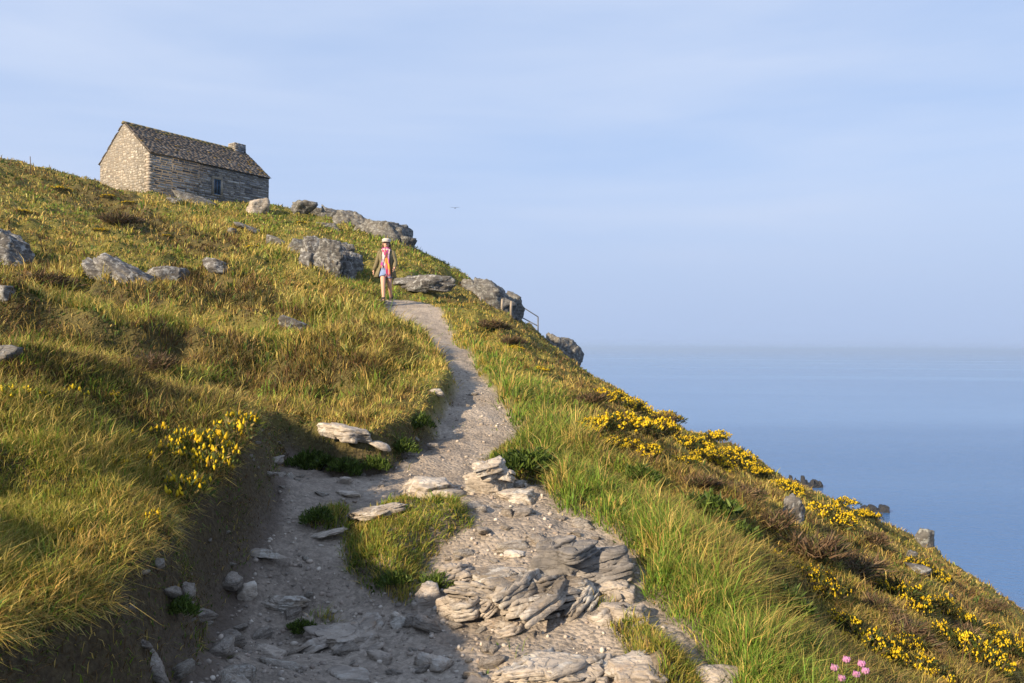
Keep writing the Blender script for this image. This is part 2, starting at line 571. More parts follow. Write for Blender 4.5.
M_ROCK = rock_mat('lichen_rock', (0.065, 0.063, 0.062), (0.17, 0.163, 0.155), (0.40, 0.41, 0.40), 0.5, (0.28, 0.20, 0.07), 0.3)
M_DARKR = rock_mat('dark_path_rock', (0.10, 0.098, 0.096), (0.27, 0.245, 0.22), (0.30, 0.29, 0.27), 0.25, (0.25, 0.17, 0.08), 0.3)
M_CRAG = rock_mat('cliff_rock', (0.065, 0.065, 0.064), (0.17, 0.16, 0.145), (0.30, 0.31, 0.29), 0.5, (0.24, 0.18, 0.06), 0.4)
M_PROCK = rock_mat('path_rock', (0.20, 0.175, 0.15), (0.40, 0.345, 0.285), (0.50, 0.47, 0.42), 0.35, (0.33, 0.20, 0.10), 0.4)
M_PALE = rock_mat('pale_rock', (0.23, 0.205, 0.175), (0.46, 0.40, 0.33), (0.54, 0.52, 0.47), 0.45, (0.36, 0.24, 0.12), 0.35)
M_SEAROCK = rock_mat('sea_rock', (0.015, 0.016, 0.018), (0.04, 0.04, 0.042), (0.07, 0.07, 0.07), 0.1, (0.05, 0.04, 0.02), 0.2)
M_GRASS = attr_mat('grass_blades', 0.3, 0.6, spec=0.25)
M_LEAF = attr_mat('shrub_leaves', 0.2, 0.6, spec=0.25)
M_PETAL = attr_mat('petals', 0.25, 0.6, spec=0.2)
M_STONE = attr_mat('house_stone', 0, 0.9, 9, 0.02, 0.2, 0.35, 14)
M_SLATE = attr_mat('roof_slate', 0, 0.8, 12, 0.01, 0.3, 0.14, 4)
M_CLOTH = attr_mat('cloth', 0.0, 0.85, 60, 0.003, 0.15, 0.12, 40)
M_SKIN = attr_mat('skin', 0.0, 0.55, spec=0.3)
M_PAINT = attr_mat('painted_wood', 0, 0.5, 40, 0.002, 0.4, 0.15, 20)
M_METAL = attr_mat('weathered_metal', 0, 0.5, 60, 0.001, 0.5, 0.2, 30)


def ground_material():
    t = NT('ground')
    tc = t.n('ShaderNodeTexCoord').outputs['Object']
    a = t.n('ShaderNodeAttribute', attribute_name='Col')
    sep = t.n('ShaderNodeSeparateColor'); t.l(a.outputs['Color'], sep.inputs[0])
    path = sep.outputs['Red']
    n1 = t.noise(tc, 1.7, 6, 0.65); n2 = t.noise(tc, 38, 6, 0.75); n3 = t.noise(tc, 120, 4, 0.7)
    v = t.n('ShaderNodeTexVoronoi', feature='F1'); v.inputs['Scale'].default_value = 42; t.l(tc, v.inputs['Vector'])
    v2 = t.n('ShaderNodeTexVoronoi', feature='F1'); v2.inputs['Scale'].default_value = 15; v2.inputs['Randomness'].default_value = 1; t.l(tc, v2.inputs['Vector'])
    dirt = t.ramp(n1, [(0.3, (0.195, 0.165, 0.135)), (0.5, (0.335, 0.285, 0.232)), (0.75, (0.45, 0.388, 0.32))])
    dirt = t.mix(0.6, dirt, t.ramp(n2, [(0.28, (0.45,) * 3), (0.72, (1.4,) * 3)]), 'MULTIPLY')
    chips = t.ramp(v.outputs['Color'], [(0.2, (0.6,) * 3), (0.8, (1.35,) * 3)])
    dirt = t.mix(0.45, dirt, chips, 'MULTIPLY')
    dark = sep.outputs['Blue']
    dirt = t.mix(t.math('MULTIPLY', dark, 0.8), dirt, (0.075, 0.055, 0.042))  # dark bank soil, and the bank's shade painted into the path dirt
    soil = t.ramp(n2, [(0.3, (0.03, 0.021, 0.012)), (0.55, (0.075, 0.056, 0.030)), (0.75, (0.12, 0.095, 0.05))])
    turf = t.ramp(t.noise(tc, 5.0, 5, 0.7), [(0.3, (0.07, 0.055, 0.02)), (0.5, (0.16, 0.15, 0.03)), (0.7, (0.26, 0.21, 0.06))])
    soil = t.mix(t.math('MULTIPLY', sep.outputs['Green'], 0.8), soil, turf)
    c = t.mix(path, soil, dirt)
    h = t.math('ADD', t.math('MULTIPLY', n2, 1.0), t.math('MULTIPLY', v.outputs['Distance'], -0.9))
    nm = t.bump(n1, 0.3, 0.1)
    nm = t.bump(t.math('MULTIPLY', v2.outputs['Distance'], -1.0), 0.35, 0.03, nm)
    nm = t.bump(h, 0.8, 0.018, nm)
    nm = t.bump(n3, 0.5, 0.004, nm)
    return t.principled(c, 0.92, nm, 0.2)


M_GROUND = ground_material()

# ------------------------------------------------------------------ the ground sheet
HOUSE_C = P(148.8, 152, 49.0)
HLX = np.array([0.575, 0.818]); HLX /= np.linalg.norm(HLX)
HLY = np.array([-HLX[1], HLX[0]])
H_LEN, H_WID = 9.2, 6.1

ang = np.concatenate([np.arange(-180, -53, 3.0), np.arange(-53, 53.01, 0.2), np.arange(56, 178, 3.0)])
rad = 0.45 * np.exp(np.arange(0, np.log(450 / 0.45), 0.0088))
AA, RR = np.meshgrid(R(1) * ang, rad, indexing='ij')
GX, GY = RR * np.sin(AA), RR * np.cos(AA)
GZ, GD, GI, GS, GRL = height(GX, GY, True)
na, nr = AA.shape
pathm = sstep(0.10, -0.02, GD) * np.where(GI < 0, 0.35, 1.0)
pathm = np.maximum(pathm, 0)
bank_soil_shade = np.maximum(sstep(-0.16, 0.0, GD), 0.35 * sstep(-0.9, -0.1, GD + 0.35 * fbm2(GX * 2, GY * 2, 97, 3))) * (GS < -0.05) * (np.hypot(GX, GY) < 7)  # bank face soil plus painted shade reaching over the dirt beside it
gcol = np.stack([pathm, sstep(4, 9, np.hypot(GX, GY)) * (1 - 0.6 * GRL[1]), bank_soil_shade], -1).reshape(-1, 3)
gv = np.stack([GX, GY, GZ], -1).reshape(-1, 3)
ia = np.arange(na); ib = np.arange(nr - 1)
A0, B0 = np.meshgrid(ia, ib, indexing='ij')
A1 = (A0 + 1) % na
gq = np.stack([A0 * nr + B0, A0 * nr + B0 + 1, A1 * nr + B0 + 1, A1 * nr + B0], -1).reshape(-1, 4)
cz = float(height(np.array([0.0]), np.array([0.0]))[0])
gv = np.vstack([gv, [0, 0, cz]]); gcol = np.vstack([gcol, [1, 0, 0]])
gt = np.stack([np.full(na, na * nr), ia * nr, ((ia + 1) % na) * nr], -1)
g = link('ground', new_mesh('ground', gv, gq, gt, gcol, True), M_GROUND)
tag(g, 'grassy coastal hillside with a worn dirt footpath', None, None, 'structure')
# how far each direction is already covered by nearer ground
SL = np.maximum.accumulate(GZ / RR, axis=1)


def visible(x, y, z, margin):
    r = np.hypot(x, y); a = np.degrees(np.arctan2(x, y))
    ai = np.clip(np.searchsorted(ang, a), 0, na - 1)
    ri = np.clip(np.searchsorted(rad, r) - 2, 0, nr - 1)
    return (z + margin) / r > SL[ai, ri]


# ------------------------------------------------------------------ sea
SEA_Z = -40.0


def sea():
    rr = np.concatenate([[0], 20 * np.exp(np.linspace(0, math.log(30000 / 20), 60))])
    n = 160
    th = np.linspace(0, 2 * math.pi, n, endpoint=False)
    V = [(0, 0, SEA_Z)]
    for r in rr[1:]:
        V += [(r * math.cos(t), r * math.sin(t), SEA_Z) for t in th]
    V = np.array(V)
    t3 = [(0, 1 + j, 1 + (j + 1) % n) for j in range(n)]
    q = [(1 + i * n + j, 1 + (i + 1) * n + j, 1 + (i + 1) * n + (j + 1) % n, 1 + i * n + (j + 1) % n) for i in range(len(rr) - 2) for j in range(n)]
    t = NT('sea_water')
    tc = t.n('ShaderNodeTexCoord').outputs['Object']
    mp = t.n('ShaderNodeMapping'); mp.inputs['Scale'].default_value = (1.0, 1.8, 1); mp.inputs['Rotation'].default_value = (0, 0, 0.5); t.l(tc, mp.inputs['Vector'])
    w1 = t.noise(mp.outputs[0], 0.45, 4, 0.6); w2 = t.noise(mp.outputs[0], 0.06, 3, 0.5)
    mp2 = t.n('ShaderNodeMapping'); mp2.inputs['Scale'].default_value = (0.0005, 0.0024, 1); t.l(tc, mp2.inputs['Vector'])
    slick = t.noise(mp2.outputs[0], 1.0, 4, 0.55)
    nm = t.bump(w2, 0.25, 2.0)
    nm = t.bump(w1, 0.6, 0.6, nm)
    c = t.ramp(slick, [(0.35, (0.035, 0.115, 0.28)), (0.65, (0.14, 0.245, 0.42))])
    ro = t.ramp(slick, [(0.35, (0.12,) * 3), (0.7, (0.30,) * 3)])
    t.principled(c, ro, nm, 0.5)
    o = link('sea', new_mesh('sea', V, q, t3, None, True), t.m)
    tag(o, 'calm blue sea reaching the hazy horizon', None, None, 'structure')


sea()

# ------------------------------------------------------------------ rocks
ICO = {}


def ico(n):
    if n not in ICO:
        bm = bmesh.new(); bmesh.ops.create_icosphere(bm, subdivisions=n, radius=1.0)
        v = np.array([x.co[:] for x in bm.verts]); f = np.array([[y.index for y in x.verts] for x in bm.faces]); bm.free()
        v /= np.linalg.norm(v, axis=1)[:, None]
        ICO[n] = (v, f)
    return ICO[n]


def rock_shape(sx, sy, sz, seed, sub=4, facets=16, rough=0.10, strata=0.0, tilt=(0.35, -0.25, 0.9), sfreq=11, sharp=60):
    r = np.random.default_rng(seed)
    v, f = ico(sub)
    n = r.normal(size=(facets, 3)); n[:, 2] *= 0.7; n /= np.linalg.norm(n, axis=1)[:, None]
    n = np.vstack([n, [(0.1, 0, 1)]])
    d = r.uniform(0.5, 0.95, len(n)); d[-1] = r.uniform(0.6, 0.9)
    o = r.uniform(0, 50, 3)
    # warp the directions a little so that the facets are not perfectly plane
    vw = v + 0.10 * np.stack([fbm3(v[:, 0] * 2 + o[k], v[:, 1] * 2, v[:, 2] * 2 + o[k], seed + k, 2) for k in range(3)], -1)
    dot = vw @ n.T
    q = np.where(dot > 0.05, dot / d, 0.05)
    qm = q.max(1, keepdims=True)
    rad_ = 1 / (qm[:, 0] * (np.sum((q / qm) ** sharp, axis=1)) ** (1 / sharp))
    p = v * np.minimum(rad_, 1.3)[:, None]

    def N(fr, sd, oc): return fbm3(p[:, 0] * fr + o[0], p[:, 1] * fr + o[1], p[:, 2] * fr + o[2], sd, oc)
    big = N(1.7, seed, 4); mid_ = 1 - 2 * np.abs(N(3.6, seed + 9, 3)); fine = N(11, seed + 5, 3)
    k = rough * (0.6 * big + 0.5 * mid_ + 0.6 * fine)
    # cracks
    cr = np.abs(N(1.3, seed + 21, 3)); k = k - 0.14 * np.exp(-(cr / 0.025) ** 2)
    p = p * (1 + k)[:, None]
    if strata:
        t = np.array(tilt, float); t /= np.linalg.norm(t)
        s = p @ t
        ph = s * sfreq + 1.0 * fbm3(p[:, 0] * 1.5, p[:, 1] * 1.5, p[:, 2] * 1.5, seed + 3, 3)
        saw = ph - np.floor(ph)
        lay = noise2(np.floor(ph) * 1.37, np.floor(ph) * 0.7, seed)
        flat = v - np.outer(v @ t, t)
        p = p + flat * (0.5 * strata * (0.8 * lay + 0.9 * (0.5 - saw)))[:, None]
    lo, hi = p.min(0), p.max(0)
    p = (p - (lo + hi) / 2) / ((hi - lo) / 2)
    return p * np.array([sx, sy, sz]), f


FOOT = []      # footprints that grass keeps off


def rock(name, at, size, label, mat, seed, yaw=0.0, tilt=0.0, sink=0.35, sub=4, cat='rock', group=None, foot=0.68, pitch=0.0, blocks=None, **k):
    w, dp, h = size
    p, f = rock_shape(w / 2, dp / 2, h / 2, seed, sub, **k)
    if blocks is None: blocks = 5 if sub == 5 else 0
    rb = np.random.default_rng(seed + 4000)
    P_, F_, n_ = [p], [f], len(p)
    for b in range(blocks):
        sc = rb.uniform(0.35, 0.62)
        v, g_ = rock_shape(w / 2 * sc, dp / 2 * sc, h / 2 * sc * rb.uniform(0.8, 1.3), seed + 100 + b, 4, facets=11, rough=0.12, strata=k.get('strata', 0.05))
        an = rb.uniform(0, 6.28)
        P_.append(v + np.array([math.cos(an) * w * rb.uniform(0.15, 0.38), math.sin(an) * dp * rb.uniform(0.15, 0.38), h * rb.uniform(-0.22, 0.10)])); F_.append(g_ + n_); n_ += len(v)
    p, f = np.vstack(P_), np.vstack(F_)
    Mx = np.array((Matrix.Rotation(yaw, 3, 'Z') @ Matrix.Rotation(tilt, 3, 'Y') @ Matrix.Rotation(pitch, 3, 'X')))
    p = p @ Mx.T
    lo, hi = p.min(0), p.max(0)
    p = (p - (lo + hi) / 2) / (hi - lo) * np.array([w, dp, h / (1 - sink)])
    zmin = p[:, 2].min(); H = p[:, 2].max() - zmin
    p[:, 2] -= zmin + H * sink
    me = new_mesh(name, p, None, f, None, sub < 5)
    o = link(name, me, mat, None, tuple(at))
    tag(o, label, cat, group)
    if foot:
        FOOT.append((at[0], at[1], w / 2 * foot, dp / 2 * foot, yaw))
    return o


def rock_px(px, py, wpx, hpx, label, mat, seed, Y=None, depth=0.8, sub=4, name='boulder', dz=0.0, **k):
    """a rock whose foot is on the ground seen at (px, py)"""
    if Y is None:
        q = land(px, py)
    else:
        q = P(px, py, Y)
        q[2] = min(q[2], float(height(q[:1], q[1:2])[0])) if dz is None else q[2] + dz
    w = wpx * q[1] / F; h = hpx * q[1] / F
    if q[1] > 9:
        if name == 'boulder' and Y is None: h *= 0.85
        k.setdefault('facets', 10); k.setdefault('rough', 0.14); k.setdefault('sink', 0.45); k.setdefault('foot', 0.55)
    if Y is None and q[1] < 8:
        k.setdefault('sink', 0.5)
        h = max(0.42 * h, h - w * depth * (0.12 + max(0.0, -q[2] / q[1])))
    q = q + np.array([q[0], q[1], 0]) / math.hypot(q[0], q[1]) * w * depth * 0.3
    if Y is None:
        q[2] = float(height(q[:1], q[1:2])[0])
    return rock(name, q, (w, w * depth, h), label, mat, seed, sub=sub, **k)


# hillside, left
rock_px(4, 262, 66, 42, 'large grey lichened boulder cut by the frame edge on the upper grassy slope', M_ROCK, 101, sub=5, strata=0.06, tilt=0.25)
rock_px(122, 280, 72, 36, 'pointed pale lichened boulder half sunk in straw grass below the stone house', M_ROCK, 102, sub=5, strata=0.08, tilt=0.3)
rock_px(166, 281, 38, 14, 'low grey slab rock touching the pointed pale boulder on the slope', M_ROCK, 103, strata=0.08)
rock_px(216, 275, 28, 13, 'small white lichened rock alone on the slope beside brown heather', M_ROCK, 104, tilt=0.2)
rock_px(6, 362, 34, 15, 'small white rock in dark grass at the frame edge beside yellow flowers', M_ROCK, 105)
rock_px(3, 301, 24, 13, 'small grey rock at the frame edge between two turf ridges', M_ROCK, 106)
rock_px(294, 331, 30, 12, 'flat grey rock in the middle of the grassy slope below the walker', M_ROCK, 107, tilt=0.25)
rock_px(232, 236, 12, 7, 'tiny pale stone in green turf below the house boulder', M_ROCK, 108)
rock_px(250, 238, 32, 10, 'long low grey rock in the green turf below the house', M_CRAG, 109, tilt=0.25)
rock_px(278, 243, 28, 11, 'low grey rock just above the big lichened crag', M_CRAG, 110, tilt=0.2)
# at the foot of the house
rock_px(196, 206, 46, 15, 'grey tilted slab outcrop in the grass under the house window', M_CRAG, 111, strata=0.1, tilt=0.25, name='outcrop', sub=4)
rock_px(172, 203, 18, 8, 'small grey rock left of the slab outcrop below the long house wall', M_CRAG, 112)
rock_px(258, 213, 26, 13, 'pale rounded boulder against the far lower corner of the house', M_PALE, 113, tilt=-0.2)
# skyline between the house and the walker
rock_px(304, 217, 30, 12, 'rounded grey boulder on the skyline just right of the house', M_CRAG, 114)
rock_px(332, 220, 22, 16, 'upright grey knob of rock on the skyline above the big crag', M_CRAG, 115, Y=40, tilt=0.3, strata=0.08)
rock_px(344, 228, 30, 19, 'weathered grey boulder on the skyline beside the upright knob', M_CRAG, 116, Y=39, strata=0.08)
KC = dict(strata=0.10, name='crag', sink=0.4, depth=0.9)
rock_px(312, 268, 34, 30, 'tall lichened crag face in the slope behind the walker', M_ROCK, 117, sub=5, **KC)
rock_px(330, 274, 30, 32, 'cracked middle block of the lichened crag behind the walker', M_ROCK, 118, sub=5, **KC)
rock_px(347, 279, 34, 32, 'lowest lichened block of the crag nearest the walker', M_ROCK, 310, sub=5, **KC)
rock_px(338, 258, 36, 20, 'upper ledge of the lichened crag with turf on its back', M_CRAG, 311, sub=5, **KC)
rock_px(300, 256, 24, 14, 'broken end block of the crag towards the house', M_CRAG, 312, sub=4, **KC)
rock_px(386, 256, 66, 38, 'large domed grey rock on the skyline behind the walker', M_CRAG, 119, Y=36, sub=5, strata=0.05, depth=0.7, sink=0.2, name='crag')
rock_px(424, 266, 40, 17, 'sloping grey rock shelf on the skyline just past the domed rock', M_CRAG, 120, Y=34.5, tilt=0.45, strata=0.06, sub=4, name='crag')
rock_px(447, 275, 30, 9, 'low end of the sloping skyline rock shelf above the boulder', M_CRAG, 121, Y=33.5, tilt=0.45, strata=0.06)
rock_px(424, 297, 66, 15, 'long low lichened rock band in the grass beside the walker', M_ROCK, 122, strata=0.1, depth=0.35, sub=5, name='outcrop', sink=0.2)
rock_px(485, 316, 66, 42, 'massive brown grey boulder at the bend where the path meets the sky', M_CRAG, 123, Y=29, sub=5, strata=0.05, tilt=0.3, depth=0.7, sink=0.2)
rock_px(512, 318, 26, 28, 'dark shaded block behind the wooden posts beside the massive boulder', M_CRAG, 124, Y=31, sub=4, tilt=0.25, sink=0.2)
rock_px(533, 338, 32, 16, 'dark rock ledge under the metal railing', M_CRAG, 125, Y=38, tilt=0.55, strata=0.08)
rock_px(562, 378, 46, 46, 'steep grey cliff block dropping from the skyline to the sea', M_CRAG, 126, Y=42, sub=5, strata=0.06, tilt=0.12, depth=0.9, sink=0.15, name='cliff')
rock_px(548, 364, 24, 26, 'cliff shoulder with rusty plants just above the steep cliff block', M_CRAG, 127, Y=40, tilt=0.4, sink=0.2, name='cliff')
rock_px(514, 338, 20, 7, 'white speckled rock in the turf below the wooden posts', M_ROCK, 128, Y=24, tilt=0.3)
rock_px(526, 345, 16, 7, 'small white rock next down the turf below the railing', M_ROCK, 129, Y=24, tilt=0.3)
rock_px(318, 224, 46, 19, 'long low rock sunk in the skyline turf right of the house', M_CRAG, 306, Y=42, sub=5, strata=0.08, sink=0.5)
rock_px(354, 236, 44, 26, 'long craggy rock on the skyline between the weathered boulder and the domed rock', M_CRAG, 307, Y=38, sub=5, strata=0.08, sink=0.5, tilt=0.2)
rock_px(378, 262, 40, 16, 'low broken rock in the turf under the domed rock', M_CRAG, 308, Y=31, sub=5, strata=0.08, sink=0.5)
rock_px(400, 270, 30, 14, 'low grey rock in the turf above the long rock band', M_CRAG, 309, Y=30, sub=5, strata=0.08, sink=0.5)
rock_px(330, 238, 40, 18, 'broken grey rocks in the turf between the knob and the tall crag', M_CRAG, 300, Y=36, sub=5, strata=0.06, sink=0.4)
rock_px(364, 240, 26, 14, 'dark low rock joining the skyline boulder to the domed rock', M_CRAG, 301, Y=37.5, sub=5, strata=0.06, sink=0.4)
rock_px(408, 258, 26, 16, 'dark rock rib at the right foot of the domed rock', M_CRAG, 302, Y=35, sub=5, strata=0.06, sink=0.4, tilt=0.4)
rock_px(303, 262, 22, 22, 'small lichened rock at the left foot of the tall crag', M_CRAG, 303, Y=29, sub=4, strata=0.06, sink=0.4)
rock_px(468, 296, 30, 18, 'grey rock shoulder against the left side of the massive boulder', M_CRAG, 304, Y=29.5, sub=5, strata=0.06, sink=0.35)
rock_px(505, 326, 22, 12, 'low broken rock in the turf under the wooden posts', M_CRAG, 305, Y=27.5, sub=4, strata=0.06, sink=0.35)
# right slope
rock_px(794, 524, 24, 34, 'upright white lichened rock standing on the heathery right slope', M_ROCK, 130, tilt=0.45, strata=0.1, depth=0.6, sink=0.2)
rock_px(925, 555, 24, 26, 'upright forked grey rock on the skyline of the right slope against the sea', M_CRAG, 131, Y=15.2, strata=0.12, depth=0.5, sink=0.25)
rock_px(911, 560, 12, 11, 'small white stone just below the forked skyline rock', M_ROCK, 132)
rock_px(918, 573, 28, 9, 'flat white lichened rock below the forked skyline rock', M_ROCK, 133, tilt=0.3)
rock_px(962, 589, 22, 15, 'white lichened rock on the lower skyline of the right slope', M_ROCK, 134, Y=14.3, tilt=0.4)
rock_px(948, 600, 10, 5, 'tiny pale stone in grass below the lower skyline rock', M_ROCK, 135)
# along the path, far to near
K = dict(strata=0.10)
rock_px(405, 327, 30, 6, 'thin flat stone step lying across the far path', M_PROCK, 140, depth=0.8, name='step_stone', cat='step', sink=0.3)
rock_px(386, 305, 24, 5, 'pale edging slab at the feet of the walker', M_PALE, 141, depth=0.5, name='edging_stone', cat='stone', sink=0.3)
rock_px(437, 394, 16, 7, 'small pale stone in the turf edge beside the middle path', M_PALE, 142)
rock_px(434, 449, 14, 8, 'small grey stone at the path edge below the turf lip', M_PROCK, 143)
rock_px(344, 458, 58, 18, 'long pale slab in the turf lip above the worn dirt hollow', M_PALE, 144, strata=0.1, depth=0.5, sub=5, name='slab', tilt=0.12)
rock_px(378, 463, 28, 12, 'narrow pale slab next to the turf lip slab', M_PALE, 145, strata=0.1, tilt=0.25)
rock_px(348, 497, 26, 9, 'small rounded stone above the flat pale slab in the hollow', M_PALE, 146)
rock_px(345, 484, 16, 10, 'little grey stone under the turf lip slab', M_PROCK, 147)
rock_px(424, 496, 62, 30, 'pale humped boulder on the path beside the grass tuft', M_PALE, 148, sub=5, strata=0.06, depth=0.8)
rock_px(447, 500, 40, 18, 'darker brown rock against the humped boulder', M_PROCK, 149, sub=4, strata=0.06)
rock_px(376, 521, 66, 22, 'wide flat pale slab above the grass island', M_PALE, 150, sub=5, strata=0.08, depth=0.6, name='slab', tilt=-0.15)
rock_px(322, 540, 52, 16, 'narrow pale slab slanting down from the wide flat slab', M_PALE, 151, sub=5, strata=0.08, depth=0.5, name='slab', tilt=-0.3)
rock_px(262, 560, 58, 11, 'long thin stone lying in the shaded dirt below the bank', M_PALE, 152, depth=0.4, sub=4, name='slab')
rock_px(246, 600, 22, 20, 'small square grey stone in the shaded dirt', M_PALE, 153)
rock_px(287, 610, 52, 20, 'pale wedge shaped stone in the shaded gravel', M_PALE, 154, sub=5, strata=0.08, depth=0.7)
rock_px(268, 655, 36, 22, 'rounded grey stone with a tuft of grass in the shaded gravel', M_PROCK, 156, sub=4)
rock_px(434, 670, 42, 24, 'smooth grey stone alone in the middle of the gravel', M_PROCK, 157, sub=4)
rock_px(427, 606, 32, 30, 'grey block at the corner of the grass island', M_PROCK, 158, sub=4, strata=0.08)
rock_px(399, 627, 20, 20, 'little upright stone just below the grass island', M_PALE, 159)
rock_px(380, 662, 30, 18, 'angular stone beside the broad sunk slab', M_PROCK, 160)
rock_px(350, 680, 56, 14, 'flat stone at the picture bottom under the broad sunk slab', M_PROCK, 161)
rock_px(515, 556, 24, 8, 'small flat stone on the bright path above the slanting outcrop', M_PALE, 162)
# rock around the small bush
rock_px(518, 503, 46, 20, 'smooth brown rock in front of the small bush', M_PALE, 164, sub=5, strata=0.06, depth=0.7)
# the slanting outcrop in the middle of the path
# bottom of the picture
rock_px(636, 690, 80, 44, 'grey humped rock at the bottom beside a grass tuft', M_PROCK, 181, strata=0.1, sub=5, depth=0.7, sink=0.4)
rock_px(722, 690, 56, 40, 'shaded grey rock at the bottom where path and long grass meet', M_PROCK, 182, strata=0.08, sub=5, depth=0.7, sink=0.35)
rock_px(478, 690, 36, 16, 'small grey rock at the bottom edge beside the worn ledge', M_PROCK, 183)




def slate_plate(r, lx, ly, th):
    """a broken slate plate: a few laminae with ragged outlines, flat in z"""
    V, Q, n0 = [], [], 0
    m = 36
    a = np.linspace(0, 2 * math.pi, m, endpoint=False)
    k = r.integers(5, 8)
    ca = np.sort(r.uniform(0, 2 * math.pi, k)); cd = r.uniform(0.6, 1.0, k)
    lam = int(r.integers(3, 6)); z = -th / 2
    T = []
    for i in range(lam):
        t = th / lam * r.uniform(0.7, 1.3)
        dd = cd * r.uniform(0.82, 1.08, k)
        q = np.cos(a[:, None] - ca[None] - r.normal(size=k) * 0.05)
        rad_ = np.min(np.where(q > 0.08, dd / np.maximum(q, 0.08), 9), 1)
        rad_ = np.minimum(rad_, 1.15) * (1 + 0.035 * r.normal(size=m))
        ox, oy = r.normal(size=2) * 0.05
        zt = 0.10 * th * r.normal(size=m)
        ring = lambda f, zz: np.stack([(rad_ * f * np.cos(a) + ox) * lx, (rad_ * f * np.sin(a) + oy) * ly, zz], -1)
        rings = [ring(0.97, np.full(m, z)), ring(1.0, np.full(m, z + t * 0.3)), ring(0.985, np.full(m, z + t * 0.8) + zt * 0.3), ring(0.93, np.full(m, z + t) + zt * 0.5), ring(0.45, np.full(m, z + t) + zt)]
        v = np.vstack(rings + [np.array([[ox * lx, oy * ly, z + t]])])
        j = np.arange(m); jn = (j + 1) % m
        for b in range(4):
            Q.append(np.stack([n0 + b * m + j, n0 + b * m + jn, n0 + (b + 1) * m + jn, n0 + (b + 1) * m + j], -1))
        T.append(np.stack([n0 + 4 * m + j, n0 + 4 * m + jn, np.full(m, n0 + 5 * m)], -1))
        V.append(v); n0 += len(v); z += t * 0.92
    return np.vstack(V), np.vstack(Q), np.vstack(T)


def outcrop_px(px, py, wpx, hpx, label, mat, seed, plates=8, length=1.0, name='outcrop', strike=(-0.5, -0.86), lean=0.42, depth=0.85):
    """foliated rock: a bundle of leaning plates, one mesh"""
    q = land(px, py)
    w = wpx * q[1] / F; h = hpx * q[1] / F
    h = max(0.45 * h, h - w * depth * (0.12 + max(0.0, -q[2] / q[1])))
    q = q + np.array([q[0], q[1], 0]) / math.hypot(q[0], q[1]) * w * depth * 0.4
    q[2] = float(height(q[:1], q[1:2])[0])
    r = np.random.default_rng(seed)
    e1 = np.array([*strike, 0.0]); e1 /= np.linalg.norm(e1)
    pp = np.array([-e1[1], e1[0], 0.0])
    mb = MB()
    v, f = rock_shape(w * 0.48, w * depth * 0.42, h * 0.75, seed * 31 + 77, 5, facets=18, rough=0.12, strata=0.12, tilt=tuple(-0.4 * pp + (0, 0, 0.9)), sfreq=9)
    mb.add(v, None, f)
    for i in range(plates):
        f_ = (i + 0.5) / plates - 0.5
        ln = lean + r.normal() * 0.16
        n = -math.sin(ln) * pp + math.cos(ln) * np.array([0, 0, 1.0])
        a = e1 + 0.2 * r.normal(size=3) * (1, 1, 0.8); a /= np.linalg.norm(a)
        n = n - a * (n @ a); n /= np.linalg.norm(n)
        e2 = np.cross(n, a)
        L_ = w * depth * length * r.uniform(0.55, 1.15); H_ = w / plates * r.uniform(1.1, 2.2); T_ = w / plates * r.uniform(0.6, 1.5)
        v, q4, t3 = slate_plate(r, L_ / 2, H_, T_ * 1.2)
        p = v[:, :1] * a + v[:, 1:2] * e2 + v[:, 2:] * n
        arch = 1 - 1.2 * f_ * f_
        ztop = p[:, 2].max()
        c = pp * f_ * w * 0.9 + e1 * r.uniform(-0.3, 0.3) * w * depth + np.array([0, 0, h * r.uniform(0.5, 1.05) * arch - ztop])
        mb.add(p + c, q4, t3)
    o = mb.build(name, mat, None, False, loc=tuple(q))
    tag(o, label, 'rock')
    FOOT.append((q[0], q[1], w * 0.42, w * depth * 0.35, 0.0))
    return o


OC_ = [
    (530, 620, 128, 64, 'ribbed slanting slab in the centre of the path outcrop', M_PALE, 170, 9, 1.1),
    (564, 592, 84, 78, 'dark grey peaked rock at the top of the path outcrop', M_DARKR, 171, 5, 0.8),
    (500, 588, 66, 22, 'long pale rib on the near side of the path outcrop', M_PALE, 172, 5, 1.2),
    (602, 580, 56, 52, 'brown rounded rock behind the peaked rock of the outcrop', M_PROCK, 173, 4, 0.9),
    (614, 596, 46, 28, 'small leaning slab at the seaward end of the outcrop', M_PALE, 174, 3, 1.2),
    (622, 622, 52, 28, 'broken grey rock at the foot of the leaning slab', M_PROCK, 175, 5, 0.9),
    (470, 622, 54, 46, 'blocky weathered rock at the low end of the outcrop', M_PROCK, 176, 5, 1.0),
    (456, 584, 54, 36, 'rounded pale rib between the outcrop and the grass island', M_PROCK, 177, 5, 1.1),
    (504, 632, 42, 22, 'low worn rib under the ribbed slanting slab', M_PROCK, 178, 4, 1.1),
    (487, 496, 48, 46, 'ribbed pale rock holding the small bush beside the path', M_PALE, 163, 5, 1.0),
    (556, 690, 110, 34, 'long worn ledge of rock at the bottom of the path', M_PALE, 180, 7, 1.2),
    (344, 652, 92, 30, 'broad grey slab sunk in the shaded path floor', M_PROCK, 155, 6, 1.2),
]
for px, py, w_, h_, lab, m_, sd_, n_, l_ in OC_:
    outcrop_px(px, py, w_, h_, lab, m_, sd_, n_, l_)


